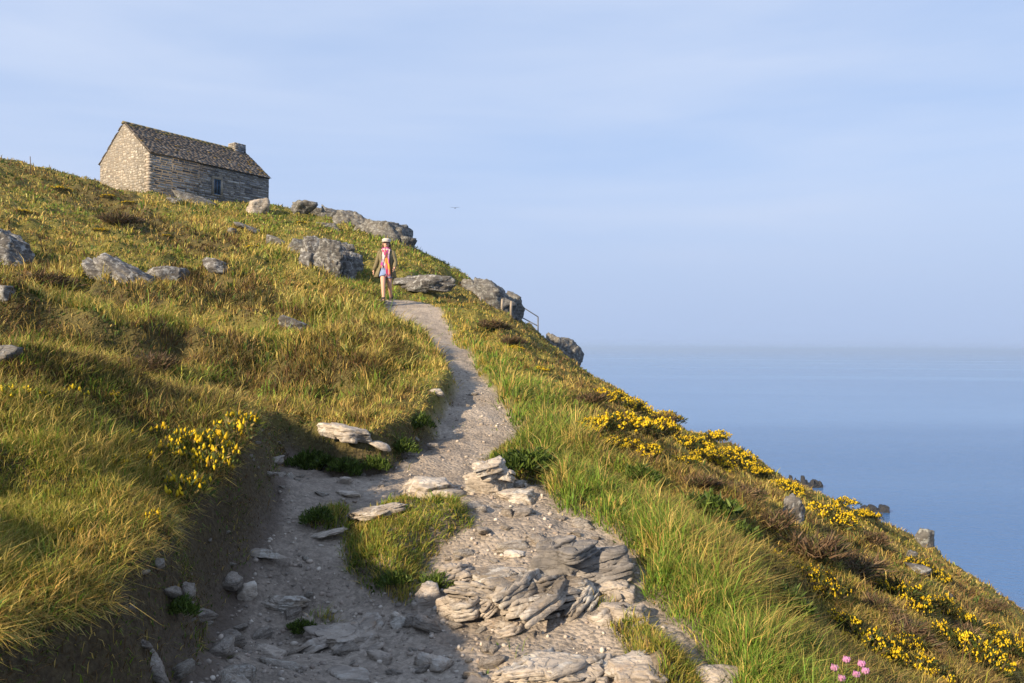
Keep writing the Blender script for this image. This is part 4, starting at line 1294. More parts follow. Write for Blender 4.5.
def grass(NT_=150000, PER=14):
    """tufts of blades: every tuft has its own colour, lean and height"""
    u = RNG.random(NT_)
    lo_, hi_ = math.log(1.3), math.log(72)
    u = np.where(RNG.random(NT_) < 0.35, u * 0.42, u)
    a = R(1) * RNG.uniform(-46, 44, NT_)
    r = np.exp(lo_ + u * (hi_ - lo_))
    x, y = r * np.sin(a), r * np.cos(a)
    z, d, isl, side, (rid, ldrop, llip, cu) = height(x, y, True)
    edge_ = np.where((side < 0) & (r < 9), 0.17, 0.05)
    on = (d > edge_) | (isl < 0.0)
    stray = (fbm2(x * 2.2, y * 2.2, 77, 3) > 0.40) & (RNG.random(NT_) < 0.10) & (r < 9)
    med_ = fbm2(x * 2.5, y * 2.5, 88, 2)
    face = (side < 0) & (r < 9) & (d > 0.0) & (d < 0.17) & (RNG.random(NT_) < 0.16 + 0.25 * sstep(4.5, 6.5, r) + 0.3 * (med_ > 0.25))
    on |= stray | face
    on &= visible(x, y, z, 0.5 + 0.02 * r) & (z > -25)
    med = fbm2(x * 1.7, y * 1.7, 51, 3)
    on &= ~((med < -0.3) & (side > 0) & (d > 1.5) & (RNG.random(NT_) < 0.6))
    k = np.where(on)[0]
    x, y, d, isl, side, rid, r, med, ldrop, llip, face, cu = (v[k] for v in (x, y, d, isl, side, rid, r, med, ldrop, llip, face, cu))
    m = len(x)
    big = fbm2(x * 0.5, y * 0.5, 50, 3); sm = fbm2(x * 5, y * 5, 52, 2)
    right = side > 0
    island = d < 0.05
    lip = (~right) & (d < 0.34) & (r < 9) & (~island)

    def ch(p): return (RNG.random(m) < p)[:, None]
    # colour of each tuft
    near = 1 - sstep(5, 9, r)
    st = np.clip(0.5 + 2.6 * rid * (1 - near) + 0.8 * med + 0.5 * sm * near + 0.25 * big, 0.03, 0.97)
    st = np.where(r < 6.5, st * 0.36, st * 0.85)
    col = np.where(ch(st), STRAW, np.where(ch(0.45 + 0.6 * big), GREEN, OLIVE))
    patch_ = fbm2(x * 0.45 + 3, y * 0.9, 70, 3)
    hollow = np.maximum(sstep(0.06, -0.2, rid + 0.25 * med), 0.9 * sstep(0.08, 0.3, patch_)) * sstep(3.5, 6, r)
    col = np.where(ch(0.85 * hollow), np.where(ch(0.62), BROWN * 0.9, DARK * 1.1), col)  # brown growth in the hollows, with their shade painted into the colour
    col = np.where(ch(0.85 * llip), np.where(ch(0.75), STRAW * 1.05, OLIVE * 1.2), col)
    col = np.where(ch(0.92 * ldrop), np.where(ch(0.62), BROWN * 0.72, DARK), col)  # brown growth plus painted overhang shade below each ledge
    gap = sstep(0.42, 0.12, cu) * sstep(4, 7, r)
    col = np.where(ch(0.75 * gap), np.where(ch(0.5), DARK * 1.3, GREEN * 0.7), col)  # shade between tussocks painted as darker tufts
    crown = sstep(0.55, 0.85, cu) * sstep(4, 7, r)
    col = np.where(ch(0.45 * crown * (1 - ldrop)), np.where(ch(0.6), STRAW, OLIVE * 1.15), col)  # lit tussock tops painted as straw and bright olive
    rust = (1 - ldrop) * sstep(0.1, 0.45, fbm2(x * 0.8, y * 0.8, 66, 3)) * sstep(6, 12, r)
    col = np.where(ch(0.5 * rust), np.array((0.20, 0.12, 0.045)), col)
    hill = (1 - ldrop) * (1 - 0.6 * llip) * sstep(0.15, 0.6, 0.7 * fbm2(x * 0.35 + 4, y * 0.35, 60, 2) + 0.9 * sstep(24, 38, y) * sstep(-25, -17, x) + 0.55 * ((side > -5) & (r > 8) & ~right))
    col = np.where(ch(0.72 * hill), np.where(ch(0.6), np.array((0.17, 0.19, 0.028)), LUSH), col)
    verge = sstep(1.0, 0.35, d + 0.4 * big + 0.3 * med - 0.05 * np.maximum(r - 4.5, 0)) * right * (~island)
    cr = np.where(ch(0.05 + 0.28 * (med > 0.2) + 0.2 * (sm > 0.3)), STRAW, np.where(ch(0.5 + 0.7 * big), LUSH, np.where(ch(0.6), GREEN, DARK * 1.7)))
    cr = np.where(ch(0.5 * sstep(9, 15, r)), STRAW * (0.75, 0.75, 0.5), cr)
    che = np.where(ch(0.36 + 0.5 * med), BROWN * 1.25, np.where(ch(0.42 + 0.4 * big), STRAW * 0.85, np.where(ch(0.6), OLIVE, DARK * 1.6)))
    col = np.where(ch(verge) & right[:, None], cr, np.where(right[:, None], che, col))
    col = np.where(ch(0.7) & island[:, None], np.where(ch(0.4), OLIVE, GREEN), col)
    col = np.where(ch(0.55) & face[:, None], BROWN * 0.8, np.where(face[:, None], GREEN * 0.7, col))
    col = np.where(ch(0.45) & (lip & ~face)[:, None], STRAW * np.array((0.92, 0.84, 0.75)), col)
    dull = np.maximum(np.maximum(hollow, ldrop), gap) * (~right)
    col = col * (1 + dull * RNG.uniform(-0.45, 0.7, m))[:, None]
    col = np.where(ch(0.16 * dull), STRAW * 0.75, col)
    col = col * RNG.uniform(0.75, 1.25, (m, 1))
    # height and lean of each tuft
    L = RNG.uniform(0.03, 0.07, m) * (1 + 0.9 * med) * (1 + 0.7 * sstep(5, 14, r)) * (1 + 0.5 * llip)
    L = L * (1 + 0.7 * dull)
    L = np.where(right & (verge > 0.4), RNG.uniform(0.04, 0.16, m) * (1 + 1.1 * med + 0.6 * sm) * (1 - 0.35 * sstep(8, 16, r)), L)
    L = np.where(right & (verge <= 0.4), RNG.uniform(0.04, 0.10, m) * (1 + 0.5 * med), L)
    L = np.where(lip, RNG.uniform(0.035, 0.075, m), L)
    L = np.where(island, RNG.uniform(0.03, 0.07, m) * (1 + 0.8 * sm), L)
    L = np.where(face, L * 0.6, L)
    L = np.maximum(L, 0.03)
    ta = RNG.uniform(0, 2 * math.pi, m); tl = np.abs(RNG.normal(size=m)) * np.where(right, 0.5, 0.5)
    tlean = np.stack([np.cos(ta) * tl, np.sin(ta) * tl], -1) + np.array([0.27, -0.12]) * np.where(lip, 1.5, np.where(right, 0.6, 1.0))[:, None]
    spread = np.maximum(0.035, 0.0075 * r) * RNG.uniform(0.7, 1.4, m)
    # blades
    e = lambda v: np.repeat(v, PER, 0)
    n = m * PER
    off = RNG.normal(size=(n, 2)) * e(spread)[:, None]
    bx, by = e(x) + off[:, 0], e(y) + off[:, 1]
    bz, bd, bi, _, _ = height(bx, by, True)
    keep = ((bd > e(np.where((side < 0) & (r < 9) & ~face, 0.13, 0.01))) | (bi < 0.02) | (RNG.random(n) < 0.05)) & foot_clear(bx, by)
    keep &= visible(bx, by, bz, 0.4 + 0.02 * e(r))
    col, L, tlean, lip_, rr, bx, by, bz, off, sp = e(col)[keep], e(L)[keep], e(tlean)[keep], e(lip)[keep], e(r)[keep], bx[keep], by[keep], bz[keep], off[keep], e(spread)[keep]
    n = len(bx)
    L = L * RNG.uniform(0.55, 1.3, n) * np.where(RNG.random(n) < 0.04, 1.6, 1.0)
    col = np.clip(col * RNG.uniform(0.8, 1.2, (n, 1)) * (1 + 0.07 * RNG.normal(size=(n, 3))), 0.004, 0.6)
    dry = RNG.random(n) < 0.10
    col = np.where(dry[:, None], STRAW * RNG.uniform(0.7, 1.3, (n, 1)), col)
    broad = np.repeat(RNG.random(m) < 0.10, PER, 0)[keep]
    L = np.where(broad, L * 0.6, L); col = np.where(broad[:, None], np.array((0.06, 0.11, 0.02)) * RNG.uniform(0.7, 1.4, (n, 1)), col)
    W = np.maximum(0.0030, 0.00092 * rr) * np.where(broad, 2.6, 1.0) * RNG.uniform(0.7, 1.5, n)
    lay = tlean + 0.45 * off / sp[:, None] + 0.22 * RNG.normal(size=(n, 2))
    lean = np.linalg.norm(lay, axis=1); dirv = lay / (lean[:, None] + 1e-6)
    lean = np.clip(lean, 0.05, 1.2)
    up = np.sqrt(np.clip(1 - (lean / 1.35) ** 2, 0.12, 1))
    up = np.where(lip_ & (RNG.random(n) < 0.6), up * 0.25 - 0.3, up)
    b = np.stack([bx, by, bz - 0.01], -1)
    fa = RNG.uniform(0, math.pi, n)
    wv = np.stack([np.cos(fa), np.sin(fa), np.zeros(n)], -1) * (W / 2)[:, None]
    mid = b + np.concatenate([dirv * (lean * L * 0.32)[:, None], (np.maximum(up, 0.3) * L * 0.66)[:, None]], 1)
    tip = b + np.concatenate([dirv * (lean * L)[:, None], (up * L)[:, None]], 1)
    V = np.stack([b - wv, b + wv, mid + wv * 0.8, mid - wv * 0.8, tip], 1).reshape(-1, 3)
    k = np.arange(n) * 5
    q = np.stack([k, k + 1, k + 2, k + 3], -1); t = np.stack([k + 3, k + 2, k + 4], -1)
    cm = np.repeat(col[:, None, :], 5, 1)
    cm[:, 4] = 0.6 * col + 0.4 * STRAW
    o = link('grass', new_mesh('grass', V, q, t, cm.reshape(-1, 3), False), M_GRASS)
    tag(o, 'windblown green and straw coloured grass covering the hillside', None, None, 'stuff')
    print('grass blades', n)


# ------------------------------------------------------------------ shrubs
def bush_mesh(seed, R0=0.5, H=0.32, leaves=420, leaf=0.05, cols=((0.03, 0.05, 0.012), (0.05, 0.075, 0.016), (0.07, 0.07, 0.02)), twig=False):
    r = np.random.default_rng(seed)
    n = leaves
    a = r.uniform(0, 2 * math.pi, n); rr = np.sqrt(r.uniform(0, 1, n)) * R0 * (0.8 + 0.25 * np.sin(a * 3 + seed))
    lob = 0.75 + 0.35 * noise2(rr * np.cos(a) * 6 / R0 + seed, rr * np.sin(a) * 6 / R0, seed)
    top = H * np.sqrt(np.clip(1 - (rr / (R0 * 1.15)) ** 2, 0.02, 1)) * lob
    z = top * r.uniform(0.25, 1.0, n)
    b = np.stack([rr * np.cos(a), rr * np.sin(a), z], -1)
    dv = np.stack([np.cos(a) * 0.5 + r.normal(size=n) * 0.5, np.sin(a) * 0.5 + r.normal(size=n) * 0.5, r.uniform(0.2, 1.1, n)], -1)
    dv /= np.linalg.norm(dv, axis=1)[:, None]
    L = leaf * r.uniform(0.6, 1.7, n) * (1.7 if twig else 1); W = L * (0.07 if twig else 0.22)
    sv = np.cross(dv, r.normal(size=(n, 3))); sv /= np.linalg.norm(sv, axis=1)[:, None]
    V = np.stack([b - sv * W[:, None] / 2, b + sv * W[:, None] / 2, b + dv * L[:, None] * 0.6 + sv * W[:, None] / 2, b + dv * L[:, None] * 0.6 - sv * W[:, None] / 2, b + dv * L[:, None]], 1).reshape(-1, 3)
    k = np.arange(n) * 5
    c = np.array(cols)[r.integers(0, len(cols), n)] * r.uniform(0.6, 1.4, (n, 1))
    return new_mesh('foliage', V, np.stack([k, k + 1, k + 2, k + 3], -1), np.stack([k + 3, k + 2, k + 4], -1), np.repeat(c, 5, 0)), (R0, H)


def flower_mesh(seed, R0, H, n, size=0.017, cols=((0.74, 0.53, 0.018), (0.80, 0.60, 0.025), (0.62, 0.41, 0.015)), clump=True):
    r = np.random.default_rng(seed + 500)
    mb = []
    a = r.uniform(0, 2 * math.pi, n * 3); rr = np.sqrt(r.uniform(0, 1, n * 3)) * R0
    if clump:
        keep = noise2(rr * np.cos(a) * 5 / R0 + seed, rr * np.sin(a) * 5 / R0, seed + 4) > 0.0
        a, rr = a[keep][:n], rr[keep][:n]
    else:
        a, rr = a[:n], rr[:n]
    n = len(a)
    lob = 0.75 + 0.35 * noise2(rr * np.cos(a) * 6 / R0 + seed, rr * np.sin(a) * 6 / R0, seed)
    z = H * np.sqrt(np.clip(1 - (rr / (R0 * 1.15)) ** 2, 0.02, 1)) * lob * r.uniform(0.85, 1.05, n) + 0.015
    c0 = np.stack([rr * np.cos(a), rr * np.sin(a), z], -1)
    o = np.array([(1, 0, 0), (-1, 0, 0), (0, 1, 0), (0, -1, 0), (0, 0, 1.6), (0, 0, -1.2)], float)
    s = size * r.uniform(0.6, 1.4, n)
    jit = r.uniform(0.6, 1.3, (n, 6, 1))
    V = c0[:, None, :] + o[None] * jit * s[:, None, None] + r.normal(size=(n, 6, 3)) * s[:, None, None] * 0.25
    f = np.array([(0, 2, 4), (2, 1, 4), (1, 3, 4), (3, 0, 4), (2, 0, 5), (1, 2, 5), (3, 1, 5), (0, 3, 5)])
    T = (np.arange(n) * 6)[:, None, None] + f[None]
    c = np.array(cols)[r.integers(0, len(cols), n)] * r.uniform(0.75, 1.1, (n, 1))
    return new_mesh('blossom', V.reshape(-1, 3), None, T.reshape(-1, 3), np.repeat(c, 6, 0))


PROTO = {}


def place_plant(kind, px, py, wpx, label, group, Y=None, sq=1.0, cat='gorse bush', name='gorse_bush'):
    q = land(px, py) if Y is None else P(px, py, Y)
    if Y is not None: q[2] = float(height(q[:1], q[1:2])[0])
    w = wpx * q[1] / F
    lst = PROTO[kind]
    src = lst[random.randrange(len(lst))]
    root = src[0].copy(); COL.objects.link(root)
    for ch in src[1]:
        c = ch.copy(); COL.objects.link(c); c.parent = root
    root.name = name
    root.location = tuple(q)
    s = w
    root.scale = (s, s * random.uniform(0.7, 1.0), s * sq)
    root.rotation_euler = (0, R(12) if q[0] > 1 else R(4), random.uniform(0, 6.28))
    tag(root, label, cat, group)
    return root


def make_protos():
    gl = ((0.03, 0.045, 0.012), (0.05, 0.07, 0.016), (0.07, 0.065, 0.02), (0.085, 0.06, 0.025))
    for kind, nf, nl, size in (('gorse_far', 520, 900, 0.015), ('gorse_near', 300, 2000, 0.016), ('clump', 30, 220, 0.043)):
        PROTO[kind] = []
        for k in range(4):
            root = bpy.data.objects.new('gorse_bush', None)
            H = 0.34 if kind != 'clump' else 0.42
            fm, _ = bush_mesh(hash_(kind) + k, 0.5, H, nl, 0.06 if kind != 'clump' else 0.10, gl if kind != 'clump' else ((0.07, 0.10, 0.02), (0.10, 0.12, 0.02), (0.2, 0.15, 0.05)))
            fo = bpy.data.objects.new('foliage', fm); fm.materials.append(M_LEAF)
            flm = flower_mesh(hash_(kind) + k, 0.46, H, nf, size)
            fl = bpy.data.objects.new('blossom', flm); flm.materials.append(M_PETAL)
            PROTO[kind].append((root, [fo, fl]))
    for kind, cols, nl, tw, nf in (('heather', ((0.12, 0.075, 0.045), (0.085, 0.055, 0.03), (0.19, 0.13, 0.07), (0.07, 0.075, 0.025)), 1300, True, 0),
                                   ('fern', ((0.04, 0.07, 0.012), (0.065, 0.105, 0.016), (0.09, 0.13, 0.022)), 1100, False, 0)):
        PROTO[kind] = []
        for k in range(4):
            root, _ = bush_mesh(hash_(kind) + k, 0.5, 0.34, nl, 0.09 if not tw else 0.10, cols, tw)
            root.materials.append(M_LEAF)
            o = bpy.data.objects.new(kind + '_bush', root)
            PROTO[kind].append((o, []))


def hash_(s):
    return sum((i + 3) * ord(c) for i, c in enumerate(s)) % 997


make_protos()

GG = 'yellow flowering gorse on the heathery slopes'
for px, py, w, lab in [
    (610, 402, 34, 'bright gorse patch nearest the cliff block on the seaward skyline'),
    (628, 412, 40, 'gorse patch just below the first skyline gorse above the sea'),
    (618, 436, 60, 'broad golden gorse mat in the middle of the right slope'),
    (652, 440, 56, 'long gorse mat continuing down from the broad golden mat'),
    (690, 450, 40, 'gorse patch at the lower end of the golden mat'),
    (682, 468, 34, 'small gorse patch under the lower end of the golden mat'),
    (592, 428, 30, 'thin gorse patch above the broad golden mat'),
    (736, 462, 36, 'gorse bush on the skyline above the jagged sea rock'),
    (757, 478, 34, 'gorse bush on the skyline beside the jagged sea rock'),
    (720, 470, 30, 'small gorse bush inland of the skyline gorse pair'),
    (830, 524, 46, 'round gorse bush just right of the upright white rock'),
    (842, 508, 26, 'small gorse bush behind the round gorse by the upright rock'),
    (810, 590, 44, 'gorse bush flowering below the brown heather patch'),
    (828, 602, 40, 'gorse bush touching the one below the brown heather'),
    (776, 566, 26, 'sparse gorse sprig at the edge of the long verge grass'),
    (900, 606, 46, 'gorse bush in the middle of the lower right slope'),
    (918, 570, 24, 'small gorse patch under the forked skyline rock'),
    (935, 580, 22, 'small gorse patch between the flat white rock and the lower skyline rock'),
    (862, 655, 50, 'gorse bush just behind the pink thrift flowers'),
    (888, 672, 40, 'low gorse bush at the bottom edge beside the pink thrift'),
    (945, 650, 46, 'gorse bush on the lower right slope among dry grass'),
    (978, 670, 50, 'gorse bush near the bottom right corner'),
    (1012, 655, 36, 'gorse bush cut by the frame edge on the lower slope'),
    (925, 680, 40, 'gorse bush at the bottom edge between thrift and corner'),
    (872, 590, 26, 'tiny gorse sprig above the middle gorse bush'),
    (665, 424, 34, 'gorse patch on the skyline past the head of the golden mat'),
    (712, 444, 34, 'gorse patch on the skyline between the mat and the jagged rock'),
    (705, 462, 36, 'gorse patch inland of the skyline above the dark heather'),
    (640, 456, 40, 'ragged gorse patch along the upper edge of the green verge'),
    (604, 446, 30, 'small gorse patch where the verge meets the golden mat'),
    (786, 492, 30, 'gorse patch on the skyline just above the upright white rock'),
    (866, 520, 30, 'gorse patch on the skyline beyond the round gorse'),
    (790, 620, 30, 'gorse sprig flowering in the grass above the leafy clump'),
    (840, 630, 34, 'gorse bush in dark heath above the thrift gorse'),
    (905, 655, 36, 'gorse bush in the dip behind the bottom edge gorse'),
    (965, 652, 34, 'gorse bush just inland of the frame edge gorse'),
    (940, 612, 30, 'small gorse patch below the tiny pale stone'),
    (995, 640, 26, 'small gorse patch on the lowest skyline'),
    (960, 625, 28, 'small gorse patch below the lower skyline rock'),
]:
    place_plant('gorse_far' if py < 530 else 'gorse_near', px, py, w * 1.4, lab, GG, sq=1.15 if py > 530 else 0.8)
GH = 'gorse in flower on the hillside below the house'
for px, py, w, lab in [
    (62, 192, 26, 'gorse streak in flower near the skyline stake'),
    (22, 214, 22, 'small gorse patch above the frame edge boulder'),
    (108, 198, 18, 'gorse patch under the sunlit gable of the house'),
    (128, 204, 16, 'thin gorse patch below the house corner'),
    (100, 232, 20, 'gorse patch above the pointed pale boulder'),
    (166, 237, 14, 'tiny gorse patch in straw grass below the house'),
    (200, 293, 16, 'tiny gorse patch under the small white slope rock'),
    (252, 249, 20, 'gorse patch in green turf left of the crag'),
    (302, 224, 14, 'gorse patch on the skyline rocks right of the house'),
    (515, 350, 22, 'rusty gorse patch in the turf below the railing'),
    (538, 372, 30, 'greenish gorse patch at the head of the right slope'),
]:
    place_plant('gorse_far', px, py, w, lab, GH, sq=0.6)
GL = 'yellow flower clumps in the turf of the left bank'
for px, py, w, lab in [
    (228, 436, 34, 'largest yellow flower clump on the lip of the left bank'),
    (208, 446, 34, 'yellow flower clump beside the largest one on the bank lip'),
    (186, 440, 28, 'yellow flower clump up the turf from the bank lip'),
    (212, 466, 32, 'yellow flower clump below the largest clump near the drop'),
    (182, 492, 36, 'yellow flower clump furthest down the bank lip'),
    (196, 480, 24, 'small yellow flower clump between the two lower bank clumps'),
    (152, 516, 20, 'lone pair of yellow blossoms below the lower bank clump'),
    (142, 456, 22, 'small yellow flower clump in the middle of the turf'),
    (118, 462, 18, 'small yellow flower clump left of the turf middle'),
    (152, 464, 16, 'tiny yellow flower clump next to the turf middle clump'),
    (130, 434, 16, 'faint yellow flower clump above the turf middle'),
    (8, 394, 24, 'yellow flower clump at the frame edge below the small white rock'),
    (28, 392, 20, 'yellow flower clump next to the frame edge one'),
    (42, 394, 16, 'third yellow flower clump in the row from the frame edge'),
    (74, 392, 22, 'yellow flower clump in the turf past the row at the edge'),
    (112, 392, 12, 'tiny lone yellow flower clump at the foot of the dark turf ridge'),
    (240, 424, 30, 'yellow flower clump at the upper end of the bank lip'),
    (170, 452, 26, 'yellow flower clump between the bank lip and the turf middle'),
    (198, 458, 26, 'yellow flower clump tucked behind the one near the drop'),
    (160, 430, 20, 'loose yellow flower clump above the turf middle clump'),
    (222, 452, 26, 'yellow flower clump right at the crumbling bank edge'),
    (58, 410, 16, 'small yellow flower clump below the row at the frame edge'),
    (95, 440, 14, 'tiny yellow flower clump in green turf left of the faint one'),
    (68, 526, 10, 'single yellow blossom alone in the green bank turf'),
    (185, 402, 16, 'small yellow flower clump under the dark turf ridge'),
]:
    place_plant('clump', px, py + 8, w * 1.45, lab, GL, cat='flower clump', name='yellow_flower_clump', sq=1.25)
GE = 'brown heather bushes on the slopes'
for px, py, w, lab in [
    (808, 560, 90, 'largest brown twiggy heather bush in the middle of the right slope'),
    (850, 575, 70, 'brown heather bush below the largest heather'),
    (770, 530, 60, 'dark heather bush beside the long verge grass'),
    (870, 545, 46, 'pinkish brown heather bush above the lower heather'),
    (905, 640, 60, 'straggly brown heather bush behind the thrift gorse'),
    (700, 488, 44, 'brown heather bush below the golden gorse mat'),
    (660, 425, 36, 'dark heather bush between the gorse mats and the sea'),
    (590, 405, 40, 'dark heather bush at the head of the golden gorse mat'),
    (740, 500, 50, 'dark heather bush left of the upright white rock'),
    (960, 640, 50, 'dry heather bush low on the right slope'),
    (492, 330, 34, 'dark heather bush at the bend above the right path edge'),
    (512, 345, 28, 'dark heather bush just below the wooden posts'),
    (990, 610, 34, 'brown heather bush on the lowest skyline'),
    (880, 615, 50, 'dead brown heather bush beside the middle gorse bush'),
    (150, 372, 60, 'dark brown heather under the long straw ridge'),
    (120, 225, 40, 'brown heather band below the house gable'),
    (40, 290, 60, 'dark heather below the frame edge boulder'),
]:
    place_plant('heather', px, py, w, lab, GE, cat='heather bush', name='heather_bush', sq=0.75)
GF = 'fresh green leafy clumps along the path'
for px, py, w, lab in [
    (524, 474, 66, 'dense dark green bush growing on the ribbed rock beside the path'),
    (706, 520, 70, 'bright green leafy clump in the long verge grass'),
    (735, 545, 60, 'green leafy clump below the bright one in the verge'),
    (780, 610, 60, 'green leafy clump at the near foot of the right verge'),
    (800, 650, 50, 'green leafy clump left of the pink thrift'),
    (640, 480, 40, 'green leafy clump on the verge above the outcrop'),
    (435, 590, 40, 'dark green leafy plant at the tip of the grass island'),
    (395, 585, 36, 'low green leafy plant inside the grass island'),
    (318, 522, 36, 'small dark green plant beside the narrow pale slab'),
    (346, 474, 44, 'trailing green plant on the bare bank face under the turf lip slab'),
    (374, 470, 36, 'green plant on the bank face beside the narrow turf lip slab'),
    (328, 466, 30, 'small green plant in the corner where the two banks meet'),
    (418, 430, 40, 'green tussock hanging over the path below the small pale stone'),
    (310, 470, 50, 'dark green tussock on the lip above the shaded dirt'),
    (400, 455, 40, 'green tussock on the turf lip beside the middle path'),
    (175, 615, 44, 'dark green weed in the shaded foot of the bank'),
    (300, 632, 30, 'small weed between the stones in the shaded gravel'),
]:
    place_plant('fern', px, py, w, lab, GF, cat='plant', name='leafy_plant', sq=1.2)


def thrift():
    pink = ((0.62, 0.28, 0.50), (0.70, 0.36, 0.58), (0.55, 0.22, 0.44))
    mh = flower_mesh(3, 0.5, 0.5, 60, 0.16, pink, clump=False); mh.materials.append(M_PETAL)
    for i, (px, py, h) in enumerate([(845, 667, .17), (833, 673, .13), (860, 672, .18), (855, 679, .13), (864, 678, .16), (840, 682, .11), (869, 632, .12)]):
        q = land(px, min(py + h * F / 4.6 * 0.95 + 8, 740))
        root = link('thrift_flower', None, None, None, tuple(q))
        tag(root, 'pink thrift flower head on a thin stem in the grass' if i < 6 else 'pale mauve thrift flower alone above the pink thrift group', 'flower', 'pink thrift flowers at the bottom of the slope')
        s = MB(); s.tube([(0, 0, -.03), (.008, 0, h * .5), (.004, -.004, h)], .0022, 5, (0.12, 0.14, 0.04)); s.build('stem', M_LEAF, root)
        link('flower_head', mh, None, root, (.004, -.004, h - .005), None, (.024, .026, .036))


thrift()

# ------------------------------------------------------------------ loose stones and gravel on the path
def stones():
    protos = []
    for k in range(6):
        v, f = rock_shape(0.5, 0.42, 0.3, 300 + k, 3, facets=9, rough=0.06)
        me = new_mesh('path_stone', v, None, f, None, True); me.materials.append(M_PALE if k % 2 else M_PROCK)
        protos.append(bpy.data.objects.new('path_stone', me))
    cnt = 0
    while cnt < 280:
        r = 2.4 * math.exp(random.uniform(0, math.log(9 / 2.4))); a = R(random.uniform(-34, 16))
        x, y = r * math.sin(a), r * math.cos(a)
        X, Y = np.array([x]), np.array([y])
        d, isl, side = fields(X, Y)
        onface = 0.0 < d[0] < 0.12 and x < 0 and r < 7.5
        if (d[0] > -0.03 and not onface) or isl[0] < 0.03 or not foot_clear(X, Y)[0]: continue
        dens = 0.5 + 0.5 * noise2(X * 1.3, Y * 1.3, 91)[0]
        if random.random() > dens and not onface: continue
        s = random.choice((0.02, 0.025, 0.03, 0.04, 0.055, 0.08, 0.12)) * random.uniform(0.8, 1.3)
        c = protos[random.randrange(6)].copy(); COL.objects.link(c)
        c.location = (x, y, float(height(X, Y)[0]) + s * 0.04)
        c.scale = (s * random.uniform(0.8, 1.5), s, s * random.uniform(0.7, 1.1)); c.rotation_euler = (random.uniform(-.3, .3), random.uniform(-.3, .3), random.uniform(0, 6.28))
        tag(c, 'small loose stone lying on the trodden path', 'stone', 'small loose stones scattered on the path')
        cnt += 1
    n = 16000
    r = 2.0 * np.exp(RNG.uniform(0, math.log(11 / 2.0), n)); a = R(1) * RNG.uniform(-36, 20, n)
    x, y = r * np.sin(a), r * np.cos(a)
    z, d, isl, side, _ = height(x, y, True)
    keep = (d < -0.02) & (isl > 0.0) & foot_clear(x, y) & (0.5 + 0.7 * fbm2(x * 1.5, y * 1.5, 93) > RNG.random(n))
    x, y, z, r = x[keep], y[keep], z[keep], r[keep]; n = len(x)
    v, f = ico(1)
    s = RNG.choice([0.004, 0.005, 0.007, 0.010, 0.014], n) * RNG.uniform(0.7, 1.3, n) * (0.8 + 0.06 * r)
    V = v[None] * s[:, None, None] * RNG.uniform(0.6, 1.3, (n, 1, 3)) * (1, 1, 0.75) * RNG.uniform(0.75, 1.2, (n, len(v), 1)) + np.stack([x, y, z + s * 0.2], -1)[:, None]
    T = (np.arange(n) * len(v))[:, None, None] + f[None]
    c = np.array([(0.34, 0.29, 0.24), (0.24, 0.21, 0.18), (0.45, 0.40, 0.34), (0.29, 0.24, 0.20)])[RNG.integers(0, 4, n)] * RNG.uniform(0.7, 1.2, (n, 1))
    o = link('gravel', new_mesh('gravel', V.reshape(-1, 3), None, T.reshape(-1, 3), np.repeat(c, len(v), 0)), attr_mat('gravel', 0, 0.9))
    tag(o, 'fine gravel and stone chips strewn over the path', None, None, 'stuff')


stones()
grass()

# ------------------------------------------------------------------ sea air
def haze():
    m = MB(); m.box((-30500, -30500, -45.2), (30500, 30500, 17.5))
    t = NT('sea_air'); v = t.n('ShaderNodeVolumePrincipled')
    v.inputs['Color'].default_value = (0.57, 0.745, 1.0, 1); v.inputs['Density'].default_value = 2.0e-4; v.inputs['Anisotropy'].default_value = 0.2
    t.l(v.outputs[0], t.out.inputs['Volume'])
    o = m.build('haze', t.m); tag(o, 'pale sea haze over the water', None, None, 'stuff')


haze()

# ------------------------------------------------------------------ sun, sky
SUN_AZ = math.atan2(-0.70, -0.71)      # towards the sun, from +y clockwise
SUN_EL = R(25)
sd = Vector((math.sin(SUN_AZ) * math.cos(SUN_EL), math.cos(SUN_AZ) * math.cos(SUN_EL), math.sin(SUN_EL)))
ld = bpy.data.lights.new('sun', 'SUN'); ld.energy = 5.0; ld.angle = R(0.6); ld.color = (1.0, 0.80, 0.56)
lo = bpy.data.objects.new('sun', ld); COL.objects.link(lo)
lo.rotation_euler = sd.to_track_quat('Z', 'Y').to_euler()
lo.location = (-20, -10, 30)

SKY_HAZE = (2.5, 3.3, 4.95)
SKY_VEIL = (3.75, 4.25, 5.3)
SKY_LOW = (2.45, 3.1, 4.5)
w = bpy.data.worlds.new('World'); scene.world = w; w.use_nodes = True
nt = w.node_tree; nt.nodes.clear()
out = nt.nodes.new('ShaderNodeOutputWorld'); bg = nt.nodes.new('ShaderNodeBackground'); sky = nt.nodes.new('ShaderNodeTexSky')
sky.sky_type = 'NISHITA'; sky.sun_disc = False; sky.sun_elevation = SUN_EL; sky.sun_rotation = SUN_AZ % (2 * math.pi)
sky.altitude = 0; sky.air_density = 1.0; sky.dust_density = 0.3; sky.ozone_density = 2.0
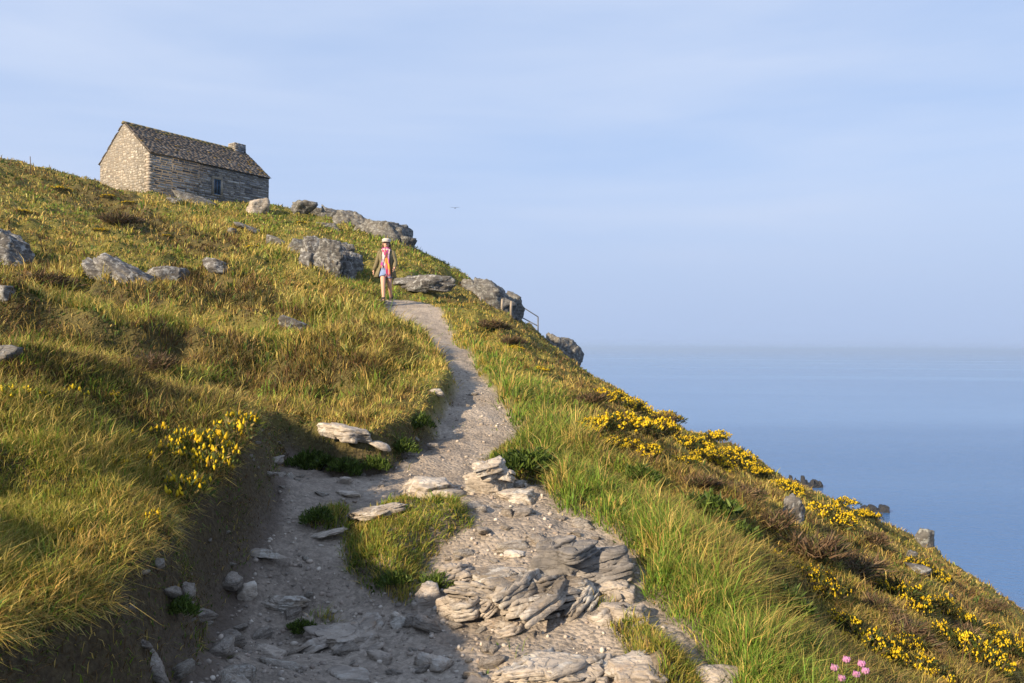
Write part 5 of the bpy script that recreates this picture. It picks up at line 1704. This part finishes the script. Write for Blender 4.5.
# thin high haze and cloud veils over the whole sky
tc = nt.nodes.new('ShaderNodeTexCoord'); mp = nt.nodes.new('ShaderNodeMapping'); mp.inputs['Scale'].default_value = (1.0, 1.0, 6.5); mp.inputs['Rotation'].default_value = (0.10, 0.14, 0)
nz = nt.nodes.new('ShaderNodeTexNoise'); nz.inputs['Scale'].default_value = 1.5; nz.inputs['Detail'].default_value = 7; nz.inputs['Roughness'].default_value = 0.48; nz.inputs['Distortion'].default_value = 0.4
rp = nt.nodes.new('ShaderNodeValToRGB'); rp.color_ramp.elements[0].position = 0.30; rp.color_ramp.elements[0].color = (0, 0, 0, 1); rp.color_ramp.elements[1].position = 0.74; rp.color_ramp.elements[1].color = (0.8, 0.8, 0.8, 1)


def wmix(fac, a, b):
    m = nt.nodes.new('ShaderNodeMix'); m.data_type = 'RGBA'
    for v, k in ((fac, 0), (a, 6), (b, 7)):
        if hasattr(v, 'is_output'): nt.links.new(v, m.inputs[k])
        else: m.inputs[k].default_value = v if not isinstance(v, tuple) else (*v, 1)
    return m.outputs[2]


nt.links.new(tc.outputs['Generated'], mp.inputs['Vector']); nt.links.new(mp.outputs[0], nz.inputs['Vector']); nt.links.new(nz.outputs['Fac'], rp.inputs['Fac'])
c_ = wmix(0.88, sky.outputs[0], SKY_HAZE)
c_ = wmix(rp.outputs['Color'], c_, SKY_VEIL)
sx = nt.nodes.new('ShaderNodeSeparateXYZ'); nt.links.new(tc.outputs['Generated'], sx.inputs[0])
er = nt.nodes.new('ShaderNodeMapRange'); er.interpolation_type = 'SMOOTHSTEP'
for k, v in (('From Min', 0.0), ('From Max', 0.26), ('To Min', 0.92), ('To Max', 0.0)): er.inputs[k].default_value = v
nt.links.new(sx.outputs['Z'], er.inputs['Value'])
c_ = wmix(er.outputs['Result'], c_, SKY_LOW)
nt.links.new(c_, bg.inputs['Color']); nt.links.new(bg.outputs[0], out.inputs['Surface'])
bg.inputs['Strength'].default_value = 0.098

scene.view_settings.view_transform = 'Standard'
scene.view_settings.look = 'None'
scene.view_settings.exposure = 0.9
scene.view_settings.gamma = 1.0
scene.cycles.use_denoising = True
scene.cycles.max_bounces = 6
